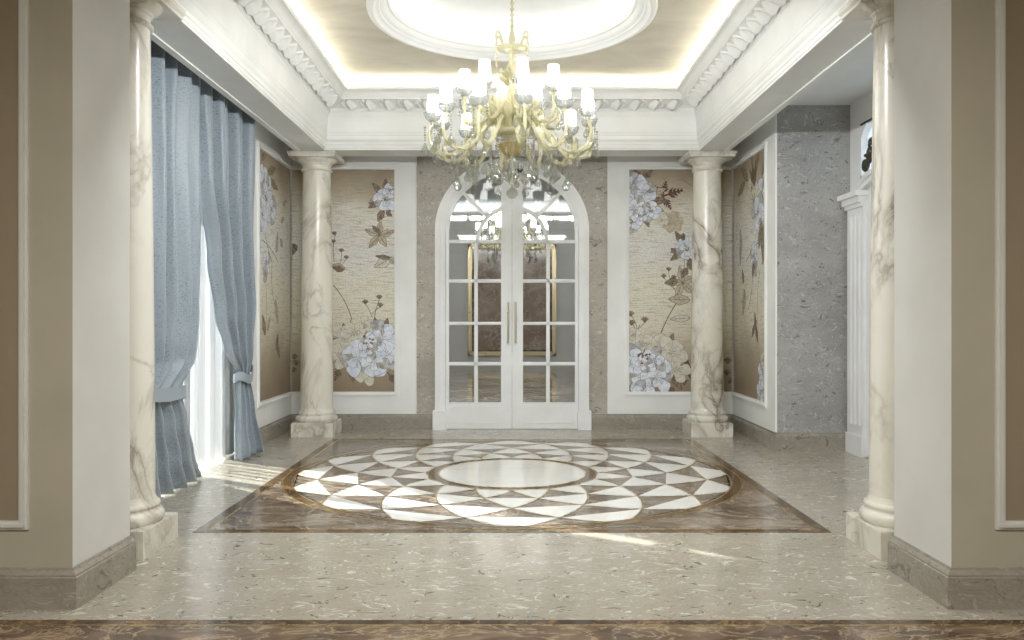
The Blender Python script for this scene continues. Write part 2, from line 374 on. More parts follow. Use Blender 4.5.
for c in range(16):
    for row in range(-1, 5):
        a0 = (2 * c + (row % 2)) * ST
        t = row                       # outer vertex at step t on the axis a0
        O_t, S_t, I_t = t, t + 1, t + 2
        # outer half: S(left) -> O -> S(right)
        if t >= 0 and S_t <= 5:
            lft = [(pol(max(RMIN, min(RMAX, spiral_r(S_t - i / 8))), a0 - ST * (1 - i / 8))) for i in range(9)]
            rgt = [(pol(max(RMIN, min(RMAX, spiral_r(S_t - i / 8))), a0 + ST * (1 - i / 8))) for i in range(9)]
            pts = lft + rgt[::-1][1:]
            q.poly([(x, y, 0.0022) for x, y in pts], 0)
        if I_t <= 5:
            lft = [(pol(max(RMIN, min(RMAX, spiral_r(S_t + i / 8))), a0 - ST * (1 - i / 8))) for i in range(9)]
            rgt = [(pol(max(RMIN, min(RMAX, spiral_r(S_t + i / 8))), a0 + ST * (1 - i / 8))) for i in range(9)]
            pts = lft + rgt[::-1][1:]
            if t == -1:
                top = [pol(RMAX, a0 + ST * (1 - i / 4)) for i in range(1, 8)]
                pts = pts + top
            q.poly([(x, y, 0.0021) for x, y in pts], 1)
    for sg in (-1, 1):
        a0 = 2 * c * ST; pts = []
        for i in range(53):
            t = i / 12.0; r = spiral_r(min(t, 4.99))
            if r < RMIN: break
            x, y = pol(min(RMAX, r), a0 + sg * ST * t); pts.append((x, y))
        w = 0.0065
        vs = []
        for i, (x, y) in enumerate(pts):
            x0, y0 = pts[max(i - 1, 0)]; x1, y1 = pts[min(i + 1, len(pts) - 1)]
            l = math.hypot(x1 - x0, y1 - y0) or 1; nx, ny = -(y1 - y0) / l * w, (x1 - x0) / l * w
            vs += [(x + nx, y + ny, 0.0028), (x - nx, y - ny, 0.0028)]
        bl.add(vs, [(2 * i, 2 * i + 1, 2 * i + 3, 2 * i + 2) for i in range(len(pts) - 1)])
def orient_up(o):
    me = o.data
    bm = bmesh.new(); bm.from_mesh(me)
    for f in bm.faces:
        if f.normal.z < 0: f.normal_flip()
    bm.to_mesh(me); bm.free(); return o
orient_up(q.build('scallop_inlay', [M['inlaywhite'], M['emper']], med, recalc=False))
orient_up(bl.build('brass_tracery', M['brass'], med, recalc=False))

# ---------------------------------------------------------------- walls
# back wall with the arched opening
AZ = 2.435
m = MB()
m.box(-3.0, -0.90, D, D + 0.16, 0, 4.3); m.box(0.90, 3.0, D, D + 0.16, 0, 4.3)
top = arc(0, AZ, 0.90, 0.85, 180, 0, 28)
m.band([(x, 4.3) for x, z in top], top, D, D + 0.16)
struct(m.build('wall_back', M['wallstone']), 'beige flecked marble wall around the arched door')
for nm, s_, xo in (('wall_left', -1, XL), ('wall_right', 1, XR)):
    m = MB()
    # mural corner wall
    a, b = sorted((s_ * XW, s_ * (XW + 0.5))); m.box(a, b, YP + 0.3, D, 0, 3.6)
    # stone pier facing the room
    a, b = sorted((s_ * XW, s_ * (abs(xo) + 0.15))); m.box(a, b, YP, YP + 0.3, 0, 3.6)
    struct(m.build(nm, M['pierstone']), 'grey beige marble pier and side wall, %s' % nm.split('_')[1])
# window wall, left
m = MB(); WY0, WY1, WZ = 5.60, 8.22, 3.12
m.box(XL - 0.25, XL, 4.2, WY0, 0, 3.7); m.box(XL - 0.25, XL, WY1, 8.7, 0, 3.7); m.box(XL - 0.25, XL, WY0, WY1, WZ, 3.7)
struct(m.build('wall_left_window', M['plaster']), 'white wall holding the tall window')
# right aisle wall with fanlight opening
FY0, FY1, FZ0, FZ1 = 6.0, 8.14, 2.74, 3.28
m = MB()
m.box(XR, XR + 0.2, 4.2, 6.1, 0, 3.7); m.box(XR, XR + 0.2, 6.1, 8.05, 2.45, FZ0); m.box(XR, XR + 0.2, 6.1, 8.05, 0, 2.45); m.box(XR, XR + 0.2, 8.05, 8.5, 0, FZ0)
m.box(XR, XR + 0.2, FY1, 8.5, FZ0, 3.7); m.box(XR, XR + 0.2, FY0, FY1, FZ1, 3.7)
m.box(XR, XR + 0.2, 5.9, 6.1, FZ0, 3.7)
for a, b in ((FY1, -1), (6.1, 1)):
    m.add([(XR, a, 3.14), (XR, a, FZ1), (XR, a + b * 0.16, FZ1), (XR, a + b * 0.07, 3.22), (XR + 0.2, a, 3.14), (XR + 0.2, a, FZ1), (XR + 0.2, a + b * 0.16, FZ1), (XR + 0.2, a + b * 0.07, 3.22)],
          [(0, 1, 2, 3), (7, 6, 5, 4), (0, 3, 7, 4), (3, 2, 6, 7)])
struct(m.build('wall_right_aisle', M['plaster']), 'white side wall of the right aisle')
# front jambs
for nm, s_ in (('wall_front_left', -1), ('wall_front_right', 1)):
    m = MB()
    def sb(x0, x1, y0, y1, z0, z1, mi=0):
        a, b = sorted((s_ * x0, s_ * x1)); m.box(a, b, y0, y1, z0, z1, mi)
    sb(JX + 0.0015, 4.3, JY0, JY1 - 0.001, 0, 3.7, 0)
    sb(JX, JX + 0.0015, JY0 + 0.001, JY1, 0, 3.6, 1)
    struct(m.build(nm, [M['front'], M['jamb']]), 'cream jamb wall at the %s of the opening' % nm.split('_')[2])
    m = MB(); a, b = sorted((s_ * 4.2, s_ * 4.35)); m.box(a, b, -3.2, JY0, 0, 3.4)
    struct(m.build('wall_front_side_%s' % nm.split('_')[2], M['front']), 'outer wall of the front room')
m = MB(); m.box(-4.35, 4.35, -3.35, -3.2, 0, 3.4); struct(m.build('wall_front_rear', M['front']), 'rear wall of the front room')
m = MB(); m.box(-4.35, 4.35, -3.35, JY1 - 0.002, SOF + 0.02, 3.72); struct(m.build('ceiling_front', M['plaster']), 'ceiling of the front room')

# ---------------------------------------------------------------- baseboards
def base_run(name, pts, label, h=0.185, t=0.032):
    """stone skirting with an ogee top, run along a polyline (x, y); room side is on the left of travel"""
    prof = [(0, h), (0.010, h), (0.012, h - 0.010), (0.020, h - 0.016), (0.030, h - 0.028), (0.030, h - 0.036), (t + 0.004, h - 0.040), (t + 0.004, 0.0), (0, 0.0)]
    n = len(pts); k = len(prof); vs = []
    for i, (x, y) in enumerate(pts):
        nn = []
        for j in (i - 1, i):
            if 0 <= j < n - 1:
                dx, dy = pts[j + 1][0] - pts[j][0], pts[j + 1][1] - pts[j][1]; l = math.hypot(dx, dy); nn.append((-dy / l, dx / l))
        if len(nn) == 2:
            a, b = nn; d = 1 + a[0] * b[0] + a[1] * b[1]; nx, ny = (a[0] + b[0]) / d, (a[1] + b[1]) / d
        else: nx, ny = nn[0]
        for p, z in prof: vs.append((x + nx * p, y + ny * p, z))
    fs = []
    for i in range(n - 1):
        for t_ in range(k):
            u = (t_ + 1) % k; fs.append((i * k + t_, (i + 1) * k + t_, (i + 1) * k + u, i * k + u))
    fs.append(tuple(range(k))[::-1]); fs.append(tuple((n - 1) * k + i for i in range(k)))
    q = MB(); q.add(vs, fs); return struct(q.build(name, M['basestone']), label)
base_run('baseboard_left', [(-0.96, D), (-XW, D), (-XW, YP), (XL, YP)][::-1][::-1] if False else [(XL, YP), (-XW, YP), (-XW, D), (-0.96, D)][::-1], 'stone baseboard along the left mural corner')
base_run('baseboard_right', [(XR, YP), (XW, YP), (XW, D), (0.96, D)], 'stone baseboard along the right mural corner')
base_run('baseboard_front_left', [(-4.2, JY0), (-JX, JY0), (-JX, JY1)][::-1], 'stone baseboard wrapping the left jamb', 0.185)
base_run('baseboard_front_right', [(4.2, JY0), (JX, JY0), (JX, JY1)], 'stone baseboard wrapping the right jamb', 0.185)

# ---------------------------------------------------------------- ceiling, beams, entablature
m = MB()
for s_ in (-1, 1):
    a, b = sorted((s_ * XB, s_ * 2.45)); m.box(a, b, JY1, 9.67, SOF, 4.25)
m.box(-2.45, 2.45, YB, 9.67, SOF, 4.25); m.box(-2.45, 2.45, JY1, YF, SOF, 4.25)
m.box(-4.35, 4.35, JY1 - 0.3, JY1, SOF + 0.02, 4.25)
for s_ in (-1, 1):      # thin bead on the outer lower edge of the side beams
    a, b = sorted((s_ * 2.405, s_ * 2.462)); m.box(a, b, JY1, 9.67, SOF - 0.012, SOF + 0.03)
struct(m.build('trim_1', M['white']), 'white beams resting on the four columns')
prof = [(.004, -.002), (.004, .014), (.012, .02), (.012, .05), (.020, .055), (.020, .085), (.026, .095), (.036, .108), (.038, .118), (.038, .150), (.043, .158), (.043, .182),
        (.047, .186), (.048, .22), (.050, .26), (.053, .30), (.058, .34), (.066, .375), (.076, .395), (.076, .405), (.086, .41), (.086, .452), (.094, .457), (.098, .458),
        (.14, .470), (.19, .490), (.230, .512), (.244, .513), (.244, .528), (.252, .534), (.262, .555), (.282, .578), (.305, .590), (.318, .592), (.325, .597), (.325, .628), (.300, .628), (.300, .600), (0.0, .600)]
m = MB(); m.sweep_rect([(p, SOF + z) for p, z in prof], -XB, XB, YF, YB)
# carved acanthus leaves along the underside of the crown
def leaf(o, ax, inw):
    """o: origin at the band's outer edge, ax: direction along the band, inw: inward direction"""
    o = Vector(o); ax = Vector(ax); inw = Vector(inw); dn = Vector((0, 0, -1))
    nu, nv = 9, 7; vs = []; fs = []
    for j in range(nv):
        v = j / (nv - 1)
        for i in range(nu):
            u = i / (nu - 1) * 2 - 1
            wd = 0.060 * (1 - 0.55 * v ** 2) * (1 + 0.13 * math.cos(v * PI * 5))
            z = -(0.455 + 0.05 * v)      # band slope
            bulge = 0.046 * math.sin(PI * (0.15 + 0.80 * v)) * (1 - abs(u) ** 1.7) + 0.010 * (1 - abs(u)) + 0.006 * math.cos(u * PI * 3) * (1 - abs(u))
            p = o + ax * (u * wd + 0.045 * v * v) + inw * (0.008 + 0.128 * v)
            p.z = SOF - z - bulge - 0.004 + 0.006 * abs(u) ** 3
            vs.append(p)
    for j in range(nv - 1):
        for i in range(nu - 1): fs.append((j * nu + i, j * nu + i + 1, (j + 1) * nu + i + 1, (j + 1) * nu + i))
    m.add(vs, fs)
    pts = []
    for k in range(8):          # raised curl between leaves
        t = k / 7; p = o + ax * (0.085 + 0.055 * math.sin(t * PI * 1.1) * t) + inw * (0.004 + 0.125 * t); p.z = SOF + 0.452 + 0.052 * t; pts.append(p)
    m.tube(pts, [0.010, .014, .016, .016, .015, .014, .015, .020], 6)
P = 0.205
ny = int((YB - YF - 0.4) / P); nx = int((2 * XB - 0.4) / P)
for i in range(ny):
    y = YF + 0.24 + (i + .5) * (YB - YF - 0.48) / ny
    leaf((-XB + 0.098, y, 0), (0, -1, 0), (1, 0, 0)); leaf((XB - 0.098, y, 0), (0, -1, 0), (-1, 0, 0))
for i in range(nx):
    x = -XB + 0.24 + (i + .5) * (2 * XB - 0.48) / nx
    leaf((x, YB - 0.098, 0), (1 if x > 0 else -1, 0, 0), (0, -1, 0))
struct(m.build('trim_2', M['white'], smooth=True, angle=28), 'white crown moulding with carved acanthus leaves around the tray ceiling')
# tray ceiling with round hole
m = MB(); n = 96; vs = []; fs = []
cx0, cx1, cy0, cy1 = -2.2, 2.2, YF - 0.1, YB + 0.07
for i in range(n):
    a = 2 * PI * i / n; c, s_ = math.cos(a), math.sin(a)
    k = min((cx1 / abs(c)) if abs(c) > 1e-6 else 9, ((cy1 - YC) / s_) if s_ > 1e-6 else 9, ((YC - cy0) / -s_) if s_ < -1e-6 else 9)
    vs += [(1.24 * c, YC + 1.24 * s_, CEIL), (k * c, YC + k * s_, CEIL)]
cid = {}
for i in range(n):
    j = (i + 1) % n
    fs.append((2 * i, 2 * i + 1, 2 * j + 1, 2 * j))
m.add(vs, fs)
for sx in (-1, 1):
    for yy in (cy0, cy1):
        best = sorted(range(n), key=lambda i: (vs[2 * i + 1][0] - sx * 2.2) ** 2 + (vs[2 * i + 1][1] - yy) ** 2)[:2]
        m.poly([vs[2 * best[0] + 1], vs[2 * best[1] + 1], (sx * 2.2, yy, CEIL)])
struct(m.build('ceiling', M['faux']), 'clouded beige tray ceiling')
m = MB(); m.box(-2.3, 2.3, YF - 0.2, YB + 0.2, 4.42, 4.5)
m.lathe([(1.31, CEIL + 0.005), (1.32, 4.16), (1.26, 4.30), (1.05, 4.38), (0.6, 4.405), (0.001, 4.41)], (0, YC, 0), 96)
struct(m.build('ceiling_dome', M['plaster'], smooth=True), 'white recessed dome over the chandelier')
m = MB(); m.lathe([(1.262, 4.03), (1.255, 4.010), (1.235, 3.998), (1.205, 3.998), (1.195, 4.008), (1.18, 4.022), (1.155, 4.028), (1.145, 4.040), (1.125, 4.045), (1.105, 4.06), (1.088, 4.082), (1.073, 4.085), (1.07, 4.095), (1.07, 4.125), (1.09, 4.125), (1.11, 4.06), (1.31, 4.035)], (0, YC, 0), 128)
struct(m.build('trim_3', M['white'], smooth=True), 'round white moulding ring on the ceiling')
m = MB()
m.box(XL - 0.2, -2.45, 4.2, 10.2, AISLE, 3.7); m.box(2.45, XR + 0.2, 4.2, 10.2, AISLE, 3.7); m.box(-2.45, 2.45, 9.67, 10.2, AISLE, 3.7)
struct(m.build('ceiling_aisle', M['plaster']), 'lower white ceiling of the side aisles')

# ---------------------------------------------------------------- columns
def column(x, y, mat, label, ang):
    t = thing('marble_column', label, 'column', (x, y, 0), None)
    q = MB(); hs = 0.24; b = 0.006
    q.box(-hs, hs, -hs, hs, 0, 0.152); q.box(-hs + b, hs - b, -hs + b, hs - b, 0.152, 0.158)
    q.build('plinth', mat, t)
    q = MB()
    q.lathe([(0.0, .158), (.225, .158), (.232, .165), (.240, .18), (.242, .195), (.238, .212), (.226, .226), (.214, .230), (.210, .236), (.210, .244), (.216, .250), (.218, .262), (.212, .274), (.202, .279), (.198, .288), (.192, .305), (.19, .315)], n=64)
    q.build('base', mat, t, smooth=True)
    q = MB(); pr = []
    for i in range(25):
        u = i / 24; r = 0.189 * (1 - u) + 0.160 * u + 0.004 * math.sin(PI * u); pr.append((r, 0.31 + u * (3.05 - 0.31)))
    q.lathe(pr, n=64); q.build('shaft', mat, t, smooth=True)
    q = MB()
    q.lathe([(.160, 3.045), (.160, 3.062), (.172, 3.066), (.180, 3.076), (.180, 3.084), (.172, 3.094), (.163, 3.098), (.162, 3.125), (.166, 3.138), (.176, 3.146), (.178, 3.156), (.190, 3.166), (.214, 3.182), (.226, 3.196), (.230, 3.204), (0, 3.204)], n=64)
    q2 = [(.262, 3.204), (.262, 3.222), (.268, 3.230), (.275, 3.240), (.275, 3.262)]
    for (h0, z0), (h1, z1) in zip(q2, q2[1:]):
        c0 = [(-h0, -h0, z0), (h0, -h0, z0), (h0, h0, z0), (-h0, h0, z0)]; c1 = [(-h1, -h1, z1), (h1, -h1, z1), (h1, h1, z1), (-h1, h1, z1)]
        q.add(c0 + c1, [(0, 1, 5, 4), (1, 2, 6, 5), (2, 3, 7, 6), (3, 0, 4, 7)])
    h0 = .262; h1 = .275
    q.add([(-h0, -h0, 3.204), (h0, -h0, 3.204), (h0, h0, 3.204), (-h0, h0, 3.204)], [(0, 3, 2, 1)])
    q.add([(-h1, -h1, SOF - .001), (h1, -h1, SOF - .001), (h1, h1, SOF - .001), (-h1, h1, SOF - .001), (-h1, -h1, 3.262), (h1, -h1, 3.262), (h1, h1, 3.262), (-h1, h1, 3.262)],
          [(0, 1, 2, 3), (0, 4, 5, 1), (1, 5, 6, 2), (2, 6, 7, 3), (3, 7, 4, 0)])
    q.build('capital', mat, t, smooth=True)
    return t
column(-2.305, 4.83, M['col0'], 'cream marble column in front, half hidden by the left jamb beside the blue curtain', 0)
column(2.305, 4.83, M['col1'], 'cream marble column in front, half hidden by the right jamb', 0)
column(-2.285, 9.60, M['col2'], 'cream marble column at the back left corner between two floral murals', 0)
column(2.285, 9.60, M['col3'], 'cream marble column at the back right corner between two floral murals', 0)

# ---------------------------------------------------------------- floral murals
def mural_base():
    m, nt, out = new_mat('printed_mosaic_mural'); p = principled(nt, out, 0.42, 0.4)
    tc = N(nt, 'ShaderNodeTexCoord'); sp = N(nt, 'ShaderNodeSeparateXYZ'); L(nt, tc.outputs['Object'], sp.inputs[0])
    n0 = N(nt, 'ShaderNodeTexNoise', Scale=2.2, Detail=4.0); L(nt, tc.outputs['Object'], n0.inputs['Vector'])
    ma = N(nt, 'ShaderNodeMath', operation='MULTIPLY_ADD'); ma.inputs[1].default_value = 0.5; L(nt, n0.outputs[0], ma.inputs[0]); L(nt, sp.outputs['Z'], ma.inputs[2])
    mr = N(nt, 'ShaderNodeMapRange'); mr.inputs['From Min'].default_value = 0.70; mr.inputs['From Max'].default_value = 3.45; L(nt, ma.outputs[0], mr.inputs['Value'])
    r = ramp(nt, [(0.0, (0.27, 0.205, 0.14)), (0.15, (0.42, 0.35, 0.255)), (0.30, (0.74, 0.70, 0.57)), (0.48, (0.82, 0.79, 0.68)), (0.62, (0.82, 0.83, 0.81)), (0.80, (0.80, 0.78, 0.70)), (0.90, (0.50, 0.43, 0.32)), (1.0, (0.30, 0.235, 0.165))])
    L(nt, mr.outputs[0], r.inputs[0])
    v = coords(nt, (5, 5, 75)); n1 = N(nt, 'ShaderNodeTexNoise', Scale=1.0, Detail=4.0, Roughness=0.7); L(nt, v, n1.inputs['Vector'])
    r1 = ramp(nt, [(0.52, 0.0), (0.64, 0.7)]); L(nt, n1.outputs[0], r1.inputs[0])
    c = mix(nt, r1.outputs[0], r.outputs[0], (0.30, 0.235, 0.15))
    n2 = N(nt, 'ShaderNodeTexNoise', Scale=60.0, Detail=3.0); L(nt, tc.outputs['Object'], n2.inputs['Vector'])
    r2 = ramp(nt, [(0.38, 0.34), (0.56, 0.0)]); L(nt, n2.outputs[0], r2.inputs[0])
    c = mix(nt, r2.outputs[0], c, (0.36, 0.31, 0.22))
    L(nt, c, p.inputs['Base Color']); return m
def print_mat(name, c0, c1, s=14):
    m, nt, out = new_mat(name); p = principled(nt, out, 0.42, 0.4)
    n = N(nt, 'ShaderNodeTexNoise', Scale=s, Detail=4.0, Roughness=0.7); L(nt, coords(nt), n.inputs['Vector'])
    r = ramp(nt, [(0.38, c0), (0.62, c1)]); L(nt, n.outputs[0], r.inputs[0]); L(nt, r.outputs[0], p.inputs['Base Color']); return m
MUR = [mural_base(), print_mat('petal_white', (0.58, 0.64, 0.76), (0.84, 0.87, 0.93)), print_mat('petal_grey', (0.30, 0.28, 0.27), (0.60, 0.60, 0.62)),
       print_mat('line_brown', (0.12, 0.08, 0.06), (0.22, 0.16, 0.12)), print_mat('leaf_brown', (0.13, 0.095, 0.065), (0.36, 0.29, 0.21), 26),
       print_mat('leaf_pale', (0.42, 0.35, 0.25), (0.62, 0.56, 0.44), 22), print_mat('twig_dark_red', (0.10, 0.045, 0.035), (0.17, 0.08, 0.06)), print_mat('petal_cream', (0.60, 0.56, 0.46), (0.72, 0.70, 0.62))]
class Mural:
    """a print drawn in (u, z) metres, clipped to its own rectangle and laid on the wall by a mapping"""
    def __init__(s, u0, u1, z0, z1): s.r = (u0, u1, z0, z1); s.polys = [([(u0, z0), (u1, z0), (u1, z1), (u0, z1)], 0)]; s.R = random.Random(5); s.lev = [0]; s.k = 0; s.q = 0
    def clip(s, pts):
        u0, u1, z0, z1 = s.r
        for ax, lim, sg in ((0, u0, 1), (0, u1, -1), (1, z0, 1), (1, z1, -1)):
            out = []; n = len(pts)
            for i in range(n):
                a, b = pts[i], pts[(i + 1) % n]; da, db = (a[ax] - lim) * sg, (b[ax] - lim) * sg
                if da >= 0: out.append(a)
                if (da >= 0) != (db >= 0):
                    t = da / (da - db); out.append((a[0] + (b[0] - a[0]) * t, a[1] + (b[1] - a[1]) * t))
            pts = out
            if len(pts) < 3: return None
        return pts
    def add(s, pts, mi):
        c = s.clip(pts)
        if c:
            if not s.q: s.k += 1
            s.polys.append((c, mi)); s.lev.append(s.k + (.5 if s.q else 0))
    def stroke(s, pts, w, mi=3):
        s.q = 1
        for i in range(len(pts) - 1):
            (x0, y0), (x1, y1) = pts[i], pts[i + 1]; l = math.hypot(x1 - x0, y1 - y0) or 1
            nx, ny = -(y1 - y0) / l * w / 2, (x1 - x0) / l * w / 2
            s.add([(x0 + nx, y0 + ny), (x0 - nx, y0 - ny), (x1 - nx, y1 - ny), (x1 + nx, y1 + ny)], mi)
        s.q = 0
    def curve(s, p, w, mi=3, n=10):
        # quadratic through control points
        (x0, y0), (x1, y1), (x2, y2) = p
        s.stroke([((1 - t) ** 2 * x0 + 2 * t * (1 - t) * x1 + t * t * x2, (1 - t) ** 2 * y0 + 2 * t * (1 - t) * y1 + t * t * y2) for t in [i / n for i in range(n + 1)]], w, mi)
    def petal(s, cx, cz, ang, ln, wd, fill=1, line=3, lw=0.007):
        lw *= .55
        R = s.R; ph = R.uniform(0, 6); n = 22
        def shape(e):
            pts = []
            for i in range(n):
                t = i / (n - 1); th = PI * t
                r = (1 + 0.09 * math.sin(5 * th + ph) * math.sin(th))
                a = (0.03 + (ln + e) * (0.5 - 0.5 * math.cos(th)) ** 0.75 * (r if 0.2 < t < 0.8 else 1) )
                pts.append(None)
            pts = []
            for i in range(n):
                th = 2 * PI * i / n
                u = math.cos(th); v = math.sin(th)
                rr = 1 + 0.08 * math.sin(4 * th + ph)
                px = ln * 0.5 + (ln * 0.5 + e) * u * rr
                py = (wd * 0.5 * (0.62 + 0.38 * u) + e) * v * rr
                pts.append((cx + px * math.cos(ang) - py * math.sin(ang), cz + px * math.sin(ang) + py * math.cos(ang)))
            return pts
        s.add(shape(lw), line); s.add(shape(0), fill)
        for k in (-1, 0, 1):
            a = ang + k * 0.28; r0 = ln * 0.12; r1 = ln * R.uniform(0.35, 0.6)
            s.stroke([(cx + r0 * math.cos(a), cz + r0 * math.sin(a)), (cx + r1 * math.cos(a), cz + r1 * math.sin(a))], lw * 1.4, (2, 4, 2)[k + 1] if fill == 1 else 4)
    def flower(s, cx, cz, r, n=6, fill=1, tilt=0.0, lw=0.007, core=True):
        for k in range(n):
            a = tilt + 2 * PI * k / n + s.R.uniform(-.2, .2); s.petal(cx, cz, a, r * s.R.uniform(.85, 1.2), r * s.R.uniform(1.0, 1.25), fill if k % 4 else (2 if fill == 1 else fill), 3 if k % 2 else 4, lw)
        for k in range(3):
            a = tilt + 0.5 + 2 * PI * k / 3; s.petal(cx, cz, a, r * .62, r * .72, fill, 4, lw * .8)
        if core:
            for k in range(7):
                a = s.R.uniform(0, 2 * PI); q = r * s.R.uniform(0.02, 0.2); s.dot(cx + q * math.cos(a), cz + q * math.sin(a), r * .055, 4 if k % 2 else 3)
    def dot(s, x, z, r, mi=3): s.add([(x + r * math.cos(2 * PI * i / 8), z + r * math.sin(2 * PI * i / 8)) for i in range(8)], mi)
    def leafp(s, x, z, ang, ln, wd, mi=4, line=3, lw=0.005):
        def sh(e):
            out = []
            for sg in (1, -1):
                for i in range(9):
                    t = i / 8 if sg == 1 else 1 - i / 8
                    px = -e + (ln + 2 * e) * t; py = sg * (wd / 2 * math.sin(PI * t ** 0.8) * (1 + .12 * math.sin(t * 16)) + e)
                    out.append((x + px * math.cos(ang) - py * math.sin(ang), z + px * math.sin(ang) + py * math.cos(ang)))
            return out
        s.add(sh(lw), line); s.add(sh(0), mi)
        s.stroke([(x, z), (x + ln * .92 * math.cos(ang), z + ln * .92 * math.sin(ang))], lw, line)
        for k in (0.25, 0.45, 0.65):
            for sg in (-1, 1):
                bx, bz = x + ln * k * math.cos(ang), z + ln * k * math.sin(ang); a = ang + sg * 0.7; q = wd * 0.34
                s.stroke([(bx, bz), (bx + q * math.cos(a), bz + q * math.sin(a))], lw * .6, line)
    def star(s, x, z, r, n=5, mi=4, tilt=0.3):
        for k in range(n):
            a = tilt + 2 * PI * k / n; s.leafp(x + .01 * math.cos(a), z + .01 * math.sin(a), a, r * s.R.uniform(.8, 1.1), r * .42, mi)
    def foliage(s, x, z, r, n):
        for k in range(n):
            a = 2 * PI * k / n + s.R.uniform(-.3, .3); q = r * s.R.uniform(.55, .8)
            s.leafp(x + q * .5 * math.cos(a), z + q * .5 * math.sin(a), a, q, q * .42, (4, 5, 4)[k % 3])
    def twig(s, x, z, ang, ln, mi=6):
        ex, ez = x + ln * math.cos(ang), z + ln * math.sin(ang)
        s.stroke([(x, z), (ex, ez)], ln * .08, mi)
        for k in (.3, .5, .7, .88):
            for sg in (-1, 1):
                bx, bz = x + ln * k * math.cos(ang), z + ln * k * math.sin(ang); a = ang + sg * .75; q = ln * .42 * (1.15 - k)
                s.leafp(bx, bz, a, q, q * .38, mi, mi, .002)
    def bud(s, x, z, r=0.03):
        for k in range(4): s.petal(x, z, 0.6 + k * .65, r * 1.2, r * .9, 4, 3, .004)
        s.dot(x, z, r * .5, 3)
    def build(s, place, parent, step=0.000012):
        q = MB()
        for i, (pts, mi) in enumerate(s.polys):
            q.add([place(u, z, 0.001 + s.lev[i] * step) for u, z in pts], [tuple(range(len(pts)))], mi)
        return q.build('mural', MUR, parent, recalc=False)
WP = (D - 0.02) / F
def bx(px): return (px - 512) * WP
def bz(py): return CAMZ + (319 - py) * WP
def back_curves(Mu, rows):
    for r in rows: Mu.curve([(bx(a), bz(b)) for a, b in r[0]], r[1], 3 if len(r) < 3 else r[2])
ZB0, ZB1 = 0.455, 3.185
PANEL_TOP = 3.44
def wall_panel(label, u0, u1, mural, axis, s_, opened):
    """white panel board with an inner moulding around a mural. axis 'x' = back wall (u is x), 'y' = side wall (u is y).
    opened = the side where the mural runs into the corner (None frame there)"""
    z0, z1 = 0.186, PANEL_TOP
    root = thing('mural_panel', label, 'wall panel', ((0, D, 0) if axis == 'x' else (s_ * XW, 0, 0)))
    def P3(u, z, d):            # d = distance out of the wall
        return (u, -d, z) if axis == 'x' else (-s_ * d, u, z)
    def slab(q, a0, a1, c0, c1, d0, d1):
        vs = [P3(a0, c0, d0), P3(a1, c0, d0), P3(a1, c1, d0), P3(a0, c1, d0), P3(a0, c0, d1), P3(a1, c0, d1), P3(a1, c1, d1), P3(a0, c1, d1)]
        q.add(vs, [(0, 3, 2, 1), (4, 5, 6, 7), (0, 1, 5, 4), (1, 2, 6, 5), (2, 3, 7, 6), (3, 0, 4, 7)])
    m0, m1, n0, n1 = mural.r
    q = MB()
    slab(q, u0, u1, z0, n0, 0, 0.022); slab(q, u0, u1, n1, z1, 0, 0.022)
    if opened == 'lo': slab(q, m1, u1, n0, n1, 0, 0.022)
    else: slab(q, u0, m0, n0, n1, 0, 0.022)
    q.build('board', M['white'], root)
    # inner moulding: stepped bars around the mural
    q = MB()
    for w0, w1, d in ((-0.004, 0.016, 0.030), (0.016, 0.040, 0.042), (0.040, 0.055, 0.032)):
        lo = m0 if opened == 'lo' else m0 - w1; hi = m1 if opened == 'hi' else m1 + w1
        slab(q, lo, hi, n0 - w1, n0 - w0, 0.001, d); slab(q, lo, hi, n1 + w0, n1 + w1, 0.001, d)
        if opened == 'lo': slab(q, m1 + w0, m1 + w1, n0 - w0, n1 + w0, 0.001, d)
        else: slab(q, m0 - w1, m0 - w0, n0 - w0, n1 + w0, 0.001, d)
    q.build('moulding', M['white'], root)
    mural.build(P3, root)
    return root
# back left
Mu = Mural(-2.695, bx(394.8), ZB0, ZB1); Mu.R.seed(3)
back_curves(Mu, [([(333, 285), (346, 300), (351, 318)], .010), ([(351, 318), (350, 328), (345, 336)], .010), ([(373, 328), (374, 312), (379, 300)], .008), ([(372, 318), (369, 308), (365, 304)], .007), ([(372, 314), (376, 308), (381, 307)], .007),
                 ([(341, 251), (342, 262), (338, 268)], .006), ([(346, 259), (342, 264), (339, 268)], .006), ([(336, 232), (331, 245), (334, 262)], .007), ([(383, 214), (380, 228), (379, 236)], .006)])
for a, b in ((379, 298), (365, 303), (380, 306)): Mu.bud(bx(a), bz(b), .035)
for a, b in ((341, 251), (346, 258), (334, 234), (333, 242)): Mu.bud(bx(a), bz(b), .028)
Mu.leafp(bx(332), bz(266), -.2, .16, .09, 5); Mu.leafp(bx(343), bz(270), 2.9, .13, .07, 4)
Mu.leafp(bx(383), bz(210), -2.0, .15, .08, 4); Mu.leafp(bx(386), bz(212), -.6, .08, .05, 4); Mu.leafp(bx(375), bz(206), 2.6, .09, .05, 4)
Mu.star(bx(379), bz(235), .19, 5, 5, .25); Mu.leafp(bx(380), bz(233), 2.4, .13, .05, 4)
Mu.leafp(bx(390), bz(258), -2.6, .22, .13, 7); Mu.leafp(bx(390), bz(258), 3.0, .18, .05, 4); Mu.leafp(bx(389), bz(258), -.7, .12, .06, 5)
Mu.foliage(bx(385), bz(198), .22, 8)
Mu.flower(bx(385), bz(199), .15, 7, 1, .2); Mu.flower(bx(390), bz(190), .09, 5, 1, .9)
for a, b, an in ((341, 366, -2.0), (387, 372, -.9), (338, 352, 2.9)): Mu.twig(bx(a), bz(b), an, .20, 3)
Mu.foliage(bx(350), bz(350), .34, 11); Mu.foliage(bx(378), bz(350), .36, 12)
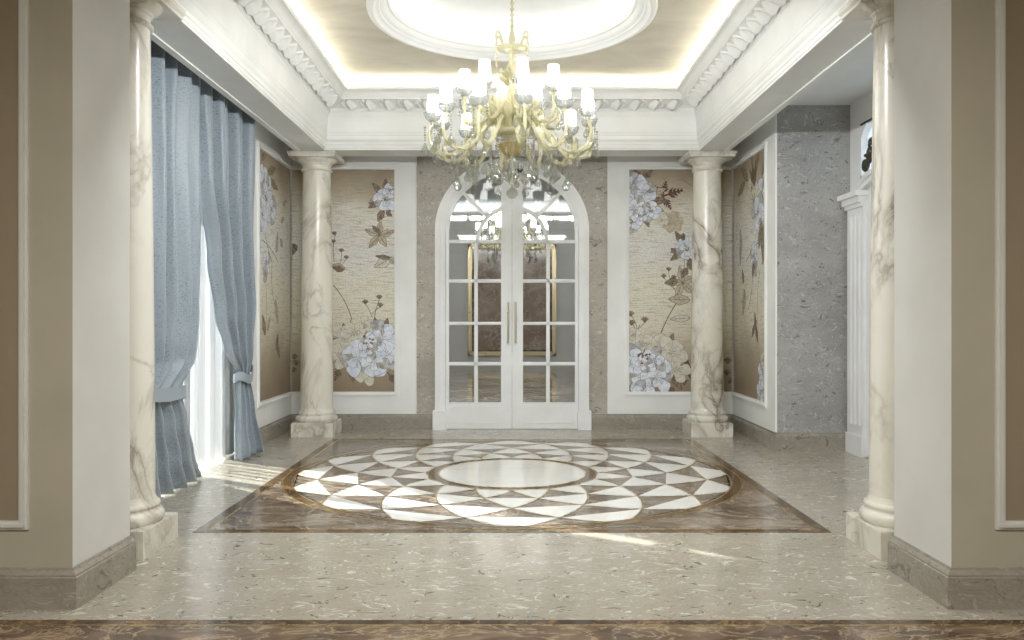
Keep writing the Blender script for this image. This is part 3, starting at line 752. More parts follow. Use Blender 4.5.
for a, b, r, f in ((343, 338, .17, 7), (340, 356, .16, 7), (354, 333, .15, 7), (393, 344, .16, 2), (368, 372, .16, 7), (365, 326, .11, 7)): Mu.flower(bx(a), bz(b), r, 5, f, a, .006, False)
for a, b, r in ((382, 338, .21), (383, 358, .20), (357, 358, .22), (374, 362, .18), (372, 345, .14)): Mu.flower(bx(a), bz(b), r, 6, 1, b * .7, .007, a == 372)
Mu.flower(bx(368), bz(349), .12, 5, 1, .4, .007)
for k in range(10): Mu.dot(bx(366) + Mu.R.uniform(-.05, .09), bz(340) + Mu.R.uniform(-.05, .05), .013, 3)
Mu.leafp(bx(297), bz(246), -2.7, .20, .13, 4)
for a, b in ((294, 358), (296, 364), (293, 371)): Mu.bud(bx(a), bz(b), .04)
wall_panel('white framed floral mural panel on the back wall, left of the arched door', -2.71, bx(416.5), Mu, 'x', 0, 'lo')
# back right
Mu = Mural(bx(628.8), 2.695, ZB0, ZB1); Mu.R.seed(11)
back_curves(Mu, [([(679, 300), (668, 315), (660, 336)], .012), ([(660, 336), (664, 340), (665, 347)], .012), ([(638, 342), (637, 330), (640, 325)], .009), ([(638, 334), (634, 326), (632, 322)], .008), ([(638, 332), (636, 320), (631, 315)], .007),
                 ([(640, 328), (643, 324), (646, 322)], .007), ([(669, 270), (669, 282), (676, 290)], .006), ([(664, 277), (668, 284), (676, 290)], .006), ([(686, 250), (684, 270), (683, 285)], .006), ([(682, 178), (690, 186), (700, 188)], .006)])
for a, b in ((631, 315), (632, 324), (645, 321)): Mu.bud(bx(a), bz(b), .042)
for a, b in ((669, 270), (664, 277), (674, 278)): Mu.bud(bx(a), bz(b), .030)
Mu.star(bx(683), bz(283), .20, 5, 5, .5); Mu.leafp(bx(678), bz(281), 3.3, .16, .09, 4)
Mu.leafp(bx(690), bz(300), 3.1, .26, .12, 5); Mu.leafp(bx(690), bz(318), 3.2, .24, .08, 7); Mu.leafp(bx(687), bz(268), -2.0, .13, .08, 4); Mu.leafp(bx(688), bz(262), -1.0, .12, .07, 4)
Mu.foliage(bx(687), bz(249), .22, 8)
Mu.flower(bx(687), bz(249), .15, 7, 1, .2); Mu.leafp(bx(676), bz(252), 2.5, .07, .05, 4); Mu.leafp(bx(684), bz(240), 1.9, .07, .05, 4)
Mu.flower(bx(672), bz(222), .13, 6, 5, .2, .003, False); Mu.flower(bx(662), bz(220), .08, 5, 7, .7, .003, False)
for an in (0.3, 1.35, 2.3, -1.0, -2.4): Mu.twig(bx(663), bz(196), an, .19 if an != .3 else .26, 6)
Mu.twig(bx(642), bz(180), 2.2, .17, 6); Mu.twig(bx(644), bz(180), .9, .17, 3)
Mu.foliage(bx(638), bz(200), .34, 11)
for a, b, r in ((631, 186, .20), (645, 192, .16), (634, 208, .17), (651, 211, .12), (632, 222, .14), (640, 216, .10)): Mu.flower(bx(a), bz(b), r, 6, 1, a * 1.3, .007, r < .15)
Mu.star(bx(686), bz(372), .17, 6, 6, .4); Mu.twig(bx(668), bz(385), -.9, .16, 3); Mu.twig(bx(667), bz(386), 2.2, .14, 3)
Mu.foliage(bx(645), bz(368), .36, 12); Mu.foliage(bx(665), bz(362), .34, 11)
for a, b, r, f in ((660, 348, .16, 7), (672, 352, .18, 7), (646, 345, .15, 7), (675, 370, .17, 7), (630, 350, .16, 2), (634, 336, .10, 7)): Mu.flower(bx(a), bz(b), r, 5, f, a, .006, False)
for a, b, r in ((633, 362, .20), (640, 376, .20), (657, 377, .20), (644, 392, .15), (654, 361, .15)): Mu.flower(bx(a), bz(b), r, 6, 1, b * .7, .007, False)
Mu.flower(bx(642), bz(364), .13, 5, 1, .4, .007)
for k in range(12): Mu.dot(bx(643) + Mu.R.uniform(-.06, .10), bz(355) + Mu.R.uniform(-.05, .05), .014, 3)
for a, b in ((728, 362), (727, 374), (730, 382)): Mu.bud(bx(a), bz(b), .045)
wall_panel('white framed floral mural panel on the back wall, right of the arched door', bx(607.5), 2.71, Mu, 'x', 0, 'hi')
# side murals
def sy(px): return XW * F / abs(512 - px)
def sz(px, py): return CAMZ + (319 - py) * sy(px) / F
for s_, label in ((-1, 'white framed floral mural panel on the left side wall, next to the blue curtain'), (1, 'white framed floral mural panel on the right side wall, next to the marble pier')):
    ycut = 8.73
    Mu = Mural(ycut, D - 0.025, ZB0, ZB1); Mu.R.seed(20 + s_)
    def pt(px, py):
        px = px if s_ < 0 else 1024 - px
        return (sy(px), sz(px, py))
    def fl(px, py, r, n=6, f=1, t=0.0, core=True): u, z = pt(px, py); Mu.flower(u, z, r, n, f, t, .010, core)
    def lf(px, py, a, ln, wd, mi=4): u, z = pt(px, py); Mu.leafp(u, z, a, ln, wd, mi, 3, .007)
    Mu.curve([pt(265, 235), pt(268, 250), pt(272, 262)], .014); Mu.curve([pt(272, 262), pt(270, 290), pt(276, 310)], .012); Mu.curve([pt(262, 240), pt(270, 245), pt(278, 262)], .010)
    Mu.curve([pt(264, 270), pt(268, 300), pt(266, 330)], .009)
    if s_ < 0:
        for px, py, a in ((262, 160, .9), (268, 172, .3), (270, 180, -.2), (258, 165, 2.3)): lf(px, py, a, .30, .09, 4)
        for px, py, r in ((258, 195, .24), (266, 198, .26), (262, 215, .22), (271, 210, .20), (264, 180, .16)): fl(px, py, r, 6, 1, px)
        lf(257, 232, -1.4, .34, .14, 4); lf(257, 228, -1.8, .3, .12, 4)
        fl(266, 262, .13, 6, 1, .3); fl(265, 274, .09, 5, 2, .3)
        lf(276, 252, 1.3, .24, .09, 5); lf(275, 300, -1.2, .28, .11, 5); lf(280, 240, -.6, .12, .08, 5)
        lf(265, 335, 2.0, .24, .11, 4); lf(267, 330, .9, .18, .07, 5); lf(276, 350, 1.2, .20, .09, 4); lf(277, 345, -1.0, .18, .08, 4)
        for px, py in ((281, 222), (283, 205)): lf(px, py, .5, .12, .05, 5)
    else:
        for px, py, a in ((272, 165, 1.6), (268, 172, 1.9), (276, 180, .6), (279, 182, -.4), (262, 175, 2.2), (265, 160, 1.3)): lf(px, py, a, .32, .10, 4)
        for px, py, r in ((262, 196, .24), (270, 200, .22), (266, 212, .20), (259, 214, .20), (272, 188, .14)): fl(px, py, r, 6, 1 if px < 270 else 7, px)
        for a in (1.2, 1.7, .8): lf(269, 185, a, .28, .08, 3)
        lf(260, 225, -1.5, .42, .16, 4); lf(259, 220, -1.9, .34, .14, 4); lf(262, 222, -1.2, .3, .12, 4)
        fl(270, 256, .14, 6, 1, .3); fl(269, 267, .10, 5, 2, .3); lf(270, 264, -1.2, .14, .08, 3)
        lf(282, 250, 1.3, .26, .09, 5); lf(283, 240, -1.5, .3, .09, 5); lf(279, 290, -1.3, .30, .12, 5); lf(280, 283, 1.2, .16, .08, 4)
        lf(268, 330, 1.4, .20, .08, 4); lf(269, 325, -.9, .18, .07, 4); lf(268, 326, -2.0, .2, .07, 4)
        for px, py, r in ((261, 372, .16), (259, 384, .18), (263, 392, .13), (260, 360, .10)): fl(px, py, r, 6, 1 if py > 370 else 7, px)
    wall_panel(label, YP + 0.012, D - 0.02, Mu, 'y', s_, 'hi')
# small crown above panels
m = MB()
for x0, x1 in ((-XW, bx(416.5)), (bx(607.5), XW)):
    m.box(x0, x1, D - 0.05, D, PANEL_TOP, AISLE)
for s_ in (-1, 1):
    a, b = sorted((s_ * XW, s_ * (XW - 0.045))); m.box(a, b, YP + 0.01, D, PANEL_TOP, AISLE)
struct(m.build('trim_4', M['white']), 'narrow white crown above the mural panels')

# ---------------------------------------------------------------- arched double door
door = empty_struct('door_1', 'white arched double door with glazed panes', (0, D, 0))
DY = -D
m = MB()
def jamb_path(a, b, n=32): return [(-a, 0.0)] + arc(0, AZ, a, b, 180, 0, n) + [(a, 0.0)]
for a0, a1, d in ((0.94, 0.922, 0.070), (0.922, 0.885, 0.082), (0.885, 0.87, 0.066), (0.87, 0.835, 0.052), (0.835, 0.815, 0.036)):
    m.band(jamb_path(a0, a0 - .05), jamb_path(a1, a1 - .05), -d, 0.10)
m.build('surround', M['door_white'], door, smooth=True, angle=25)
for s_ in (-1, 1):
    q = MB(); a, b = sorted((s_ * .965, s_ * .80)); q.box(a, b, -0.10, 0.0, 0, 0.225); q.box(a + .004, b - .004, -0.096, 0.0, .225, .235); q.build('plinth_block', M['door_white'], door)
Y0, Y1 = -0.012, 0.034
GZ = -0.0
for s_ in (-1, 1):
    lf_ = bpy.data.objects.new('door_leaf', None); COL.objects.link(lf_); lf_.parent = door
    q = MB()
    def bxx(x0, x1, z0, z1, y0=Y0, y1=Y1):
        a, b = sorted((s_ * x0, s_ * x1)); q.box(a, b, y0, y1, z0, z1)
    bxx(0.002, .134, 0.005, 3.19); bxx(0.134, .812, .005, .325)
    bxx(0.772, .812, .325, AZ)
    t0, t1 = (90, 0) if s_ > 0 else (90, 180)
    q.band(arc(0, AZ, .815, .765, t0, t1, 20), arc(0, AZ, .768, .718, t0, t1, 20), Y0, Y1)
    # raised bead lines on the centre stile and bottom rail
    bxx(.012, .030, .03, 3.17, Y0 - .010); bxx(.100, .122, .34, 3.12, Y0 - .006); bxx(.16, .77, .07, .085, Y0 - .008); bxx(.16, .77, .265, .28, Y0 - .008); bxx(.16, .175, .085, .265, Y0 - .008); bxx(.755, .77, .085, .265, Y0 - .008)
    q.build('frame', M['door_white'], lf_)
    q = MB()
    bxx(.419, .464, .325, 2.30, Y0 + .006)
    for za, zb in ((.78, .82), (1.277, 1.315), (1.795, 1.838), (2.277, 2.319)): bxx(.134, .772, za, zb, Y0 + .006)
    for za, zb in ((.79, .81), (1.287, 1.305), (1.806, 1.827), (2.288, 2.308)): bxx(.134, .772, za, zb, Y0 - .004)
    bxx(.432, .451, .325, 2.30, Y0 - .004)
    q.band(arc(0, 2.30, .445, .445, t0, t1, 20), arc(0, 2.30, .400, .400, t0, t1, 20), Y0 + .006, Y1)
    q.band(arc(0, 2.30, .432, .432, t0, t1, 20), arc(0, 2.30, .413, .413, t0, t1, 20), Y0 - .006, Y1)
    c = math.cos(PI / 4); w = 0.021
    p0 = (.435 * c, 2.30 + .435 * c); p1 = (.62, AZ + .485)
    dx, dz = p1[0] - p0[0], p1[1] - p0[1]; l = math.hypot(dx, dz); nx_, nz_ = -dz / l * w, dx / l * w
    q.prism_xz([(s_ * x, z) for x, z in ((p0[0] + nx_, p0[1] + nz_), (p0[0] - nx_, p0[1] - nz_), (p1[0] - nx_, p1[1] - nz_), (p1[0] + nx_, p1[1] + nz_))], Y0 + .004, Y1)
    q.build('glazing_bars', M['door_white'], lf_, smooth=True, angle=25)
    q = MB()
    rows = [(.325, .79), (.81, 1.285), (1.305, 1.805), (1.83, 2.285)]
    ins = .004
    q2 = MB()
    pts = [(.12, .32), (.78, .32), (.78, AZ)] + [p for p in arc(0, AZ, .78, .73, 0, 81, 16)][1:]
    q2.prism_xz([(s_ * x, z) for x, z in pts], 0.008, 0.014)
    q2.build('pane', M['glass'], lf_)
    q = MB(); hx = s_ * (.047 if s_ < 0 else .044); yh = Y0 - 0.055
    q.tube([(hx, yh, 1.07), (hx, yh, 1.54)], 0.011, 12)
    for z in (1.11, 1.50): q.tube([(hx, yh, z), (hx, Y0 + .0, z)], .008, 8); q.lathe([(0, 0), (.018, 0), (.018, .004), (0, .004)], (0, 0, 0), 4) if False else None
    for z in (1.06, 1.54): q.tube([(hx, yh, z), (hx, yh, z + .012)], .015, 12)
    q.build('handle', M['gold'], lf_, smooth=True)

# ---------------------------------------------------------------- next room seen through the door
NR = 24.0
m = MB(); m.box(-3.6, 3.6, NR, NR + .15, 0, 5.2); m.box(-3.5, -3.35, D + .16, NR, 0, 5.2); m.box(3.35, 3.5, D + .16, NR, 0, 5.2); m.box(-3.5, 3.5, D + .161, D + .20, 3.6, 5.2)
m.box(-3.5, -2.9, D + .161, D + .2, 0, 3.7); m.box(2.9, 3.5, D + .161, D + .2, 0, 3.7)
struct(m.build('wall_next_room', M['plaster']), 'pale walls of the next room')
m = MB(); m.box(-3.6, 3.6, D, NR + .15, 4.72, 4.85); struct(m.build('ceiling_next_room', paint('pale_grey_blue_ceiling', (0.42, 0.46, 0.50), .6)), 'pale ceiling of the next room')
m = MB()
for z0, z1, d in ((3.62, 3.72, .06), (3.72, 3.95, .10), (3.95, 4.02, .16), (4.02, 4.22, .20), (4.22, 4.30, .30), (4.30, 4.42, .40)):
    m.box(-3.35, 3.35, NR - d, NR, z0, z1); m.box(-3.35, -3.35 + d, D + .2, NR, z0, z1); m.box(3.35 - d, 3.35, D + .2, NR, z0, z1)
struct(m.build('trim_5', M['white']), 'stepped cornice of the next room')
m = MB()
for s_ in (-1, 1):
    a, b = sorted((s_ * 1.40, s_ * 1.9)); 
    for w0, w1 in ((0, .03),):
        m.box(a, a + .03, NR - .03, NR, .5, 3.3); m.box(b - .03, b, NR - .03, NR, .5, 3.3); m.box(a, b, NR - .03, NR, .5, .53); m.box(a, b, NR - .03, NR, 3.27, 3.3)
struct(m.build('trim_6', M['white']), 'white panel mouldings on the next room wall')
fp = thing('framed_marble_panel', 'brown marble wall panel in a gold frame, seen through the glazed door', 'wall panel', (0, NR, 0))
q = MB()
for w, wd, d in ((1.17, .12, .08), (1.20, .05, .11)):
    for s_ in (-1, 1):
        a, b = sorted((s_ * w, s_ * (w + wd))); q.box(a, b, -d, 0, .28, 3.52)
    q.box(-w - wd, w + wd, -d, 0, 3.52 - wd, 3.52); q.box(-w - wd, w + wd, -d, 0, .28, .28 + wd)
q.build('frame', M['gold'], fp)
q = MB(); q.box(-1.17, 1.17, -.02, 0, .35, 3.45, 0); q.box(-1.0, 1.0, -.05, -.02, .45, 3.35, 1)
q.build('marble_slab', [M['emper'], brown_marble('rosy_brown_marble', ((0.22, 0.16, 0.12), (0.40, 0.29, 0.23), (0.55, 0.45, 0.37)), (0.75, 0.68, 0.6), 1.1, .12, .03, .5)], fp)

# ---------------------------------------------------------------- window, curtains
win = empty_struct('window_1', 'tall daylight window behind the curtains', (XL - 0.12, 0, 0))
q = MB(); w = .035
q.box(-w, w, WY0, WY0 + .07, 0, WZ); q.box(-w, w, WY1 - .07, WY1, 0, WZ); q.box(-w, w, WY0, WY1, WZ - .07, WZ); q.box(-w, w, WY0, WY1, 0, .06)
for y in (6.30, 7.26): q.box(-w, w, y - .045, y + .045, 0, WZ)
q.box(-w, w, WY0, WY1, 2.42, 2.48)
q.build('window_frame', M['door_white'], win)
q = MB(); q.box(-.003, .003, WY0 + .02, WY1 - .02, .02, WZ - .02); q.build('pane', M['glass'], win)

def lerp_tab(tab, z):
    if z >= tab[0][0]: return tab[0][1]
    for (z0, v0), (z1, v1) in zip(tab, tab[1:]):
        if z >= z1:
            t = (z - z1) / (z0 - z1); t = t * t * (3 - 2 * t) if True else t
            return v1 + (v0 - v1) * t
    return tab[-1][1]
def curtain(label, L_, R_, A_, X_, folds, ztop, zbot, seed, tie):
    root = thing('curtain', label, 'curtain', (0, 0, 0), None)
    R = random.Random(seed); ph = [R.uniform(-.25, .25) for _ in range(folds + 2)]
    nu, nz = folds * 14, 90; vs = []; uv = []
    for j in range(nz + 1):
        z = ztop + (zbot - ztop) * j / nz
        l, r, a, xc = lerp_tab(L_, z), lerp_tab(R_, z), lerp_tab(A_, z), lerp_tab(X_, z)
        for i in range(nu + 1):
            u = i / nu; k = u * folds; w_ = ph[int(k)] * (1 - k % 1) + ph[int(k) + 1] * (k % 1)
            s = math.sin(2 * PI * (k + w_ * (1 - 0.3 * (ztop - z))))
            s2 = math.sin(2 * PI * (k * .5 + .3 + seed)) * .35 + math.sin(2 * PI * (k * 2.3 + z * .6)) * .10
            prof_ = (abs(s) ** .75) * (1 if s > 0 else -1)
            y = l + (r - l) * u + .012 * math.sin(2 * PI * k * 2 + 1)
            vs.append((xc + a * (prof_ + s2), y, z + (0.0))); uv.append((u * folds * .30, z))
    fs = [(j * (nu + 1) + i, j * (nu + 1) + i + 1, (j + 1) * (nu + 1) + i + 1, (j + 1) * (nu + 1) + i) for j in range(nz) for i in range(nu)]
    q = MB(); q.add(vs, fs); o = q.build('drape', M['fabric'], root, recalc=False)
    me = o.data; me.shade_smooth(); ul = me.uv_layers.new(name='UVMap')
    for lp in me.loops: ul.data[lp.index].uv = uv[lp.vertex_index]
    md = o.modifiers.new('thickness', 'SOLIDIFY'); md.thickness = 0.006
    # tieback: flat loop band round the gathered cloth
    y0, y1, z0, z1, xc, rx, bw = tie
    q = MB(); n = 48; vs = []
    for i in range(n):
        t = 2 * PI * i / n; cy = (y0 + y1) / 2 + (y1 - y0) / 2 * math.cos(t); cxx = xc + rx * math.sin(t)
        f = (cy - y0) / (y1 - y0); cz = z0 + (z1 - z0) * f - .05 * math.sin(PI * f)
        for dz, dr in ((-bw / 2, 0), (bw / 2, 0), (bw / 2, -.008), (-bw / 2, -.008)):
            vs.append((cxx + dr * math.sin(t), cy + dr * math.cos(t), cz + dz + .012 * math.sin(3 * t)))
    fs = []
    for i in range(n):
        j = (i + 1) % n
        for k in range(4): fs.append((4 * i + k, 4 * j + k, 4 * j + (k + 1) % 4, 4 * i + (k + 1) % 4))
    q.add(vs, fs); q.build('tieback', M['tie'], root, smooth=True)
    return root
curtain('blue grey patterned curtain tied back low, nearest to the front column',
        [(3.5, 5.02), (2.2, 5.02), (1.3, 5.05), (.85, 5.14), (.55, 5.12), (0, 5.05)],
        [(3.5, 6.93), (2.2, 6.90), (1.4, 6.88), (1.05, 6.82), (.78, 6.54), (.55, 6.66), (.25, 6.80), (0, 6.93)],
        [(3.5, .070), (1.4, .072), (1.0, .060), (.82, .030), (.55, .045), (0, .065)],
        [(3.5, -2.63), (1.2, -2.62), (.82, -2.64), (0, -2.66)], 8, 3.50, 0.015, 1.0, (5.10, 6.61, 0.98, 0.76, -2.64, .085, .10))
curtain('blue grey patterned curtain tied back low, next to the left mural panel',
        [(3.5, 6.93), (2.6, 7.02), (1.9, 7.24), (1.4, 7.43), (1.05, 7.62), (.82, 7.86), (.55, 7.80), (0, 7.72)],
        [(3.5, 8.18), (2.2, 8.17), (1.3, 8.22), (.95, 8.20), (.82, 8.14), (.5, 8.20), (0, 8.32)],
        [(3.5, .072), (1.5, .070), (1.05, .050), (.82, .022), (.5, .035), (0, .050)],
        [(3.5, -2.63), (1.2, -2.64), (.82, -2.62), (.4, -2.60), (0, -2.57)], 6, 3.50, 0.015, 2.3, (7.80, 8.19, 0.80, 0.86, -2.62, .075, .085))
q = MB(); nu, nz = 260, 2; vs = []
for j in range(nz + 1):
    z = 3.5 + (0.015 - 3.5) * j / nz
    for i in range(nu + 1):
        y = 5.30 + (8.30 - 5.30) * i / nu; vs.append((-2.80 +   .034 * math.sin(i * .42 + .8 * math.sin(i * .05)) + .012 * math.sin(i * .97 + 1), y, z))
q.add(vs, [(j * (nu + 1) + i, j * (nu + 1) + i + 1, (j + 1) * (nu + 1) + i + 1, (j + 1) * (nu + 1) + i) for j in range(nz) for i in range(nu)])
o = q.build('sheer_curtain', M['sheer'], None, recalc=False); o.data.shade_smooth()
tag(o, 'white sheer curtain hanging across the window behind the blue curtains', 'sheer curtain')

# ---------------------------------------------------------------- doorway in the right aisle
d2 = empty_struct('door_2', 'white arched doorway casing in the right aisle', (XR, 0, 0))
q = MB()
for y0, y1 in ((7.99, 8.355), (5.745, 6.11)):
    q.box(-.05, 0, y0, y1, 0, 2.45); q.box(-.065, 0, y0 - .01, y1 + .01, 0, .2)
    for k in range(3): q.box(-.062, 0, y0 + .06 + k * .10, y0 + .10 + k * .10, .3, 2.38)
    q.box(-.075, 0, y0 - .01, y1 + .01, 2.45, 2.49); q.box(-.10, 0, y0 - .02, y1 + .02, 2.49, 2.55); q.box(-.14, 0, y0 - .04, y1 + .035, 2.55, 2.60)
q.build('casing', M['door_white'], d2)
q = MB()     # segmental arch band over the doorway
n = 24
for d, r0, r1 in ((.06, 0, .05), (.09, .05, .09)):
    vs = []
    for i in range(n + 1):
        y = 6.0 + (8.10 - 6.0) * i / n; t = (y - 7.05) / 1.05; z = 2.52 + .20 * math.sqrt(max(0, 1 - t * t))
        vs += [(-d, y, z + r0), (-d, y, z + r1), (0, y, z + r1), (0, y, z + r0)]
    fs = []
    for i in range(n):
        for k in range(4): fs.append((4 * i + k, 4 * i + (k + 1) % 4, 4 * i + 4 + (k + 1) % 4, 4 * i + 4 + k))
    q.add(vs, fs)
q.build('arch_moulding', M['door_white'], d2)
q = MB(); q.box(-.02, 0, 6.11, 7.99, 0.01, 2.5)
for y0 in (6.2, 7.10):
    for z0, z1 in ((.2, .9), (1.05, 2.2)): q.box(-.032, -.02, y0, y0 + .78, z0, z1)
q.build('door_leaf', M['door_white'], d2)
gr = thing('fanlight_grille', 'dark bronze scrollwork grille in the small fanlight over the right doorway', 'grille', (XR + .004, 7.07, FZ0))
def scroll(q, cy, cz, r, a0, turns, sg, tail, rad=.018):
    pts = []
    for i in range(40):
        t = i / 39; a = a0 + sg * turns * 2 * PI * t; rr = r * (1 - .80 * t); pts.append((0, cy + rr * math.cos(a), cz + rr * math.sin(a)))
    q.tube(([(0, *tail)] if tail else []) + pts, rad, 8)
for sg in (-1, 1):
    q = MB()
    for oy in (0.98, 0.72, .46, .2):
        h_ = .50 * math.sqrt(max(.2, 1 - (oy / 1.35) ** 2))
        scroll(q, sg * oy, .13, .085, PI * .5, 1.3, sg, (sg * (oy - .10), h_ * .55))
        scroll(q, sg * (oy - .10), h_ * .62, .075, -PI * .5, 1.3, -sg, (sg * (oy), h_ * .30))
        scroll(q, sg * (oy - .13), h_ * .92, .05, -PI * .3, 1.1, sg, (sg * (oy - .06), h_ * .65), .014)
    q.build('scrollwork', M['bronze'], gr, smooth=True)
q = MB(); q.box(.06, .07, FY0 - .02, FY1 + .02, FZ0 - .02, FZ1 + .02); q.build('frosted_pane', M['frost'], d2)
q = MB(); q.box(-.012, .012, -.97, 1.07, -.005, .02); q.box(-.012, .012, -.97, 1.07, .525, .545); q.build('rail', M['bronze'], gr)

# ---------------------------------------------------------------- wall panels on the front jambs
for s_, label in ((-1, 'taupe wall panel in a cream moulding on the front jamb at the left edge'), (1, 'taupe wall panel in a cream moulding on the front jamb at the right edge')):
    root = thing('moulded_panel', label, 'wall panel', (s_ * 2.30, JY0, 0))
    q = MB(); z0, z1 = .40, 3.0
    def fx(a, b, y0, y1, c0, c1):
        a, b = sorted((s_ * a, s_ * b)); q.box(a, b, y0, y1, c0, c1)
    for w0, w1, d in ((-.036, -.022, .012), (-.022, -.006, .024), (-.006, .006, .014)):
        fx(w0, w1, -d, 0, z0 + w0, z1 - w0); fx(1.4 - w1, 1.4 - w0, -d, 0, z0 + w0, z1 - w0); fx(w1, 1.4 - w1, -d, 0, z0 + w0, z0 + w1); fx(w1, 1.4 - w1, -d, 0, z1 - w1, z1 - w0)
    q.build('moulding', M['jamb'], root)
    q = MB(); fx(.006, 1.394, -.004, 0, z0 + .006, z1 - .006); q.build('inset', M['taupe'], root)

# ---------------------------------------------------------------- chandelier
def faceted(q, c, prof, n=6, mi=0): q.lathe(prof, c, n, mi)
def bead(q, c, r, mi=0): q.lathe([(0.0005, -r), (r * .75, -r * .6), (r, 0), (r * .75, r * .6), (0.0005, r)], c, 6, mi)
def drop_mesh(length, r):
    q = MB(); z = 0; nb = max(2, int((length - r * 3.6) / .022))
    for i in range(nb):
        bead(q, (0, 0, -.009 - i * .022), .0085 if i % 3 else .0115)
    z = -(nb * .022)
    q.lathe([(.0005, z), (r * .25, z - r * .5), (r * .55, z - r * 1.3), (r, z - r * 2.2), (r * .95, z - r * 2.8), (r * .55, z - r * 3.3), (.0005, z - r * 3.5)], n=8)
    return q
CH = thing('chandelier', 'large cream glass chandelier with lit white shades, hanging over the floor medallion', 'chandelier', (0, YC, 0), None)
q = MB()
q.lathe([(.0, 4.408), (.07, 4.408), (.075, 4.39), (.05, 4.37), (.02, 4.36), (.010, 4.34)], n=24)
q.tube([(0, 0, 4.36), (0, 0, 3.90)], .009, 8)
for i in range(9): bead(q, (0, 0, 4.32 - i * .05), .018)
q.build('suspension_rod', M['yglass'], CH, smooth=True)
q = MB()
q.lathe([(.004, 3.92), (.012, 3.90), (.016, 3.86), (.026, 3.83), (.030, 3.80), (.022, 3.76), (.018, 3.74), (.026, 3.725), (.03, 3.70), (.022, 3.66), (.02, 3.62), (.035, 3.585), (.05, 3.54), (.052, 3.50), (.038, 3.46), (.024, 3.43), (.022, 3.39), (.034, 3.36),
         (.05, 3.32), (.066, 3.26), (.070, 3.20), (.058, 3.14), (.036, 3.10), (.03, 3.06), (.045, 3.04), (.075, 3.02), (.09, 2.99), (.08, 2.95), (.05, 2.92), (.04, 2.90), (.0005, 2.90)], n=24, ripple=(.05, 12))
q.build('stem', M['yglass'], CH, smooth=True)
q = MB(); q.lathe([(.015, 3.70), (.05, 3.695), (.10, 3.705), (.135, 3.722), (.137, 3.73), (.10, 3.716), (.05, 3.708), (.015, 3.712)], n=32, ripple=(.05, 12), closed=True); q.build('crown_plate', M['yglass'], CH, smooth=True)
q = MB(); q.lathe([(.02, 2.95), (.15, 2.96), (.19, 2.985), (.195, 2.995), (.15, 2.975), (.02, 2.965)], n=40, ripple=(.04, 16), closed=True); q.build('arm_plate', M['yglass'], CH, smooth=True)
q = MB(); q.lathe([(.0005, 2.765), (.035, 2.77), (.075, 2.80), (.105, 2.845), (.115, 2.885), (.108, 2.888), (.07, 2.86), (.0005, 2.84)], n=32, ripple=(.05, 16)); q.build('bowl', M['amber'], CH, smooth=True)
q = MB(); q.lathe([(.0005, 2.77), (.014, 2.76), (.010, 2.70), (.02, 2.68), (.024, 2.66), (.012, 2.63), (.008, 2.55), (.016, 2.53), (.008, 2.51), (.0005, 2.505)], n=12); q.build('finial', M['yglass'], CH, smooth=True)
q = MB(); q.lathe([(.0005, .052), (.025, .045), (.045, .025), (.052, 0), (.045, -.025), (.025, -.045), (.0005, -.052)], (0, 0, 2.455), 12); q.build('crystal_ball', M['clear'], CH)
def leafg(q, base, direction, ln, wd, curl):
    """thick glass leaf, ribbed"""
    b = Vector(base); d = Vector(direction).normalized(); side = d.cross(Vector((0, 0, 1))).normalized()
    if side.length < .1: side = Vector((1, 0, 0))
    vs = []; nu, nv = 5, 8
    for sgn in (1, -1):
        for j in range(nv + 1):
            t = j / nv; w_ = wd * math.sin(PI * min(1, t * .9 + .08)) * .5 * (1 + .15 * math.cos(t * 22))
            c = b + d * ln * t + Vector((0, 0, 1)) * curl * math.sin(t * 2.2) * ln
            for i in range(nu):
                u = i / (nu - 1) * 2 - 1; vs.append(c + side * u * w_ + Vector((0, 0, 1)) * (sgn * .005 - .018 * u * u))
    fs = []; o_ = (nv + 1) * nu
    for sgn in (0, 1):
        for j in range(nv):
            for i in range(nu - 1): fs.append(tuple(sgn * o_ + k for k in (j * nu + i, j * nu + i + 1, (j + 1) * nu + i + 1, (j + 1) * nu + i)))
    for j in range(nv):
        for i in (0, nu - 1): fs.append((j * nu + i, (j + 1) * nu + i, o_ + (j + 1) * nu + i, o_ + j * nu + i))
    q.add(vs, fs)
# crown hooks with short bead strings
hook = MB(); pts = [(.06 + .07 * math.sin(t * PI * .5) if t < 1 else .13, 0, 0) for t in (0,)]
pts = []
for i in range(18):
    t = i / 17; a = PI * 1.15 * t; pts.append((.09 + .035 * (1 - math.cos(a)), 0, 3.72 + .10 * min(1, t * 2.0) + .035 * math.sin(a)))
hook.tube(pts, [.009] * 14 + [.008, .008, .009, .012], 8)
for i in range(11): bead(hook, (.158, 0, 3.80 - i * .022), .0085 if i % 3 else .012)
h0 = None
for k in range(6):
    if h0 is None: h0 = hook.build('crown_hook', M['yglass'], CH, smooth=True); o = h0
    else: o = h0.copy(); COL.objects.link(o); o.parent = CH
    o.rotation_euler.z = 2 * PI * (k + .5) / 6
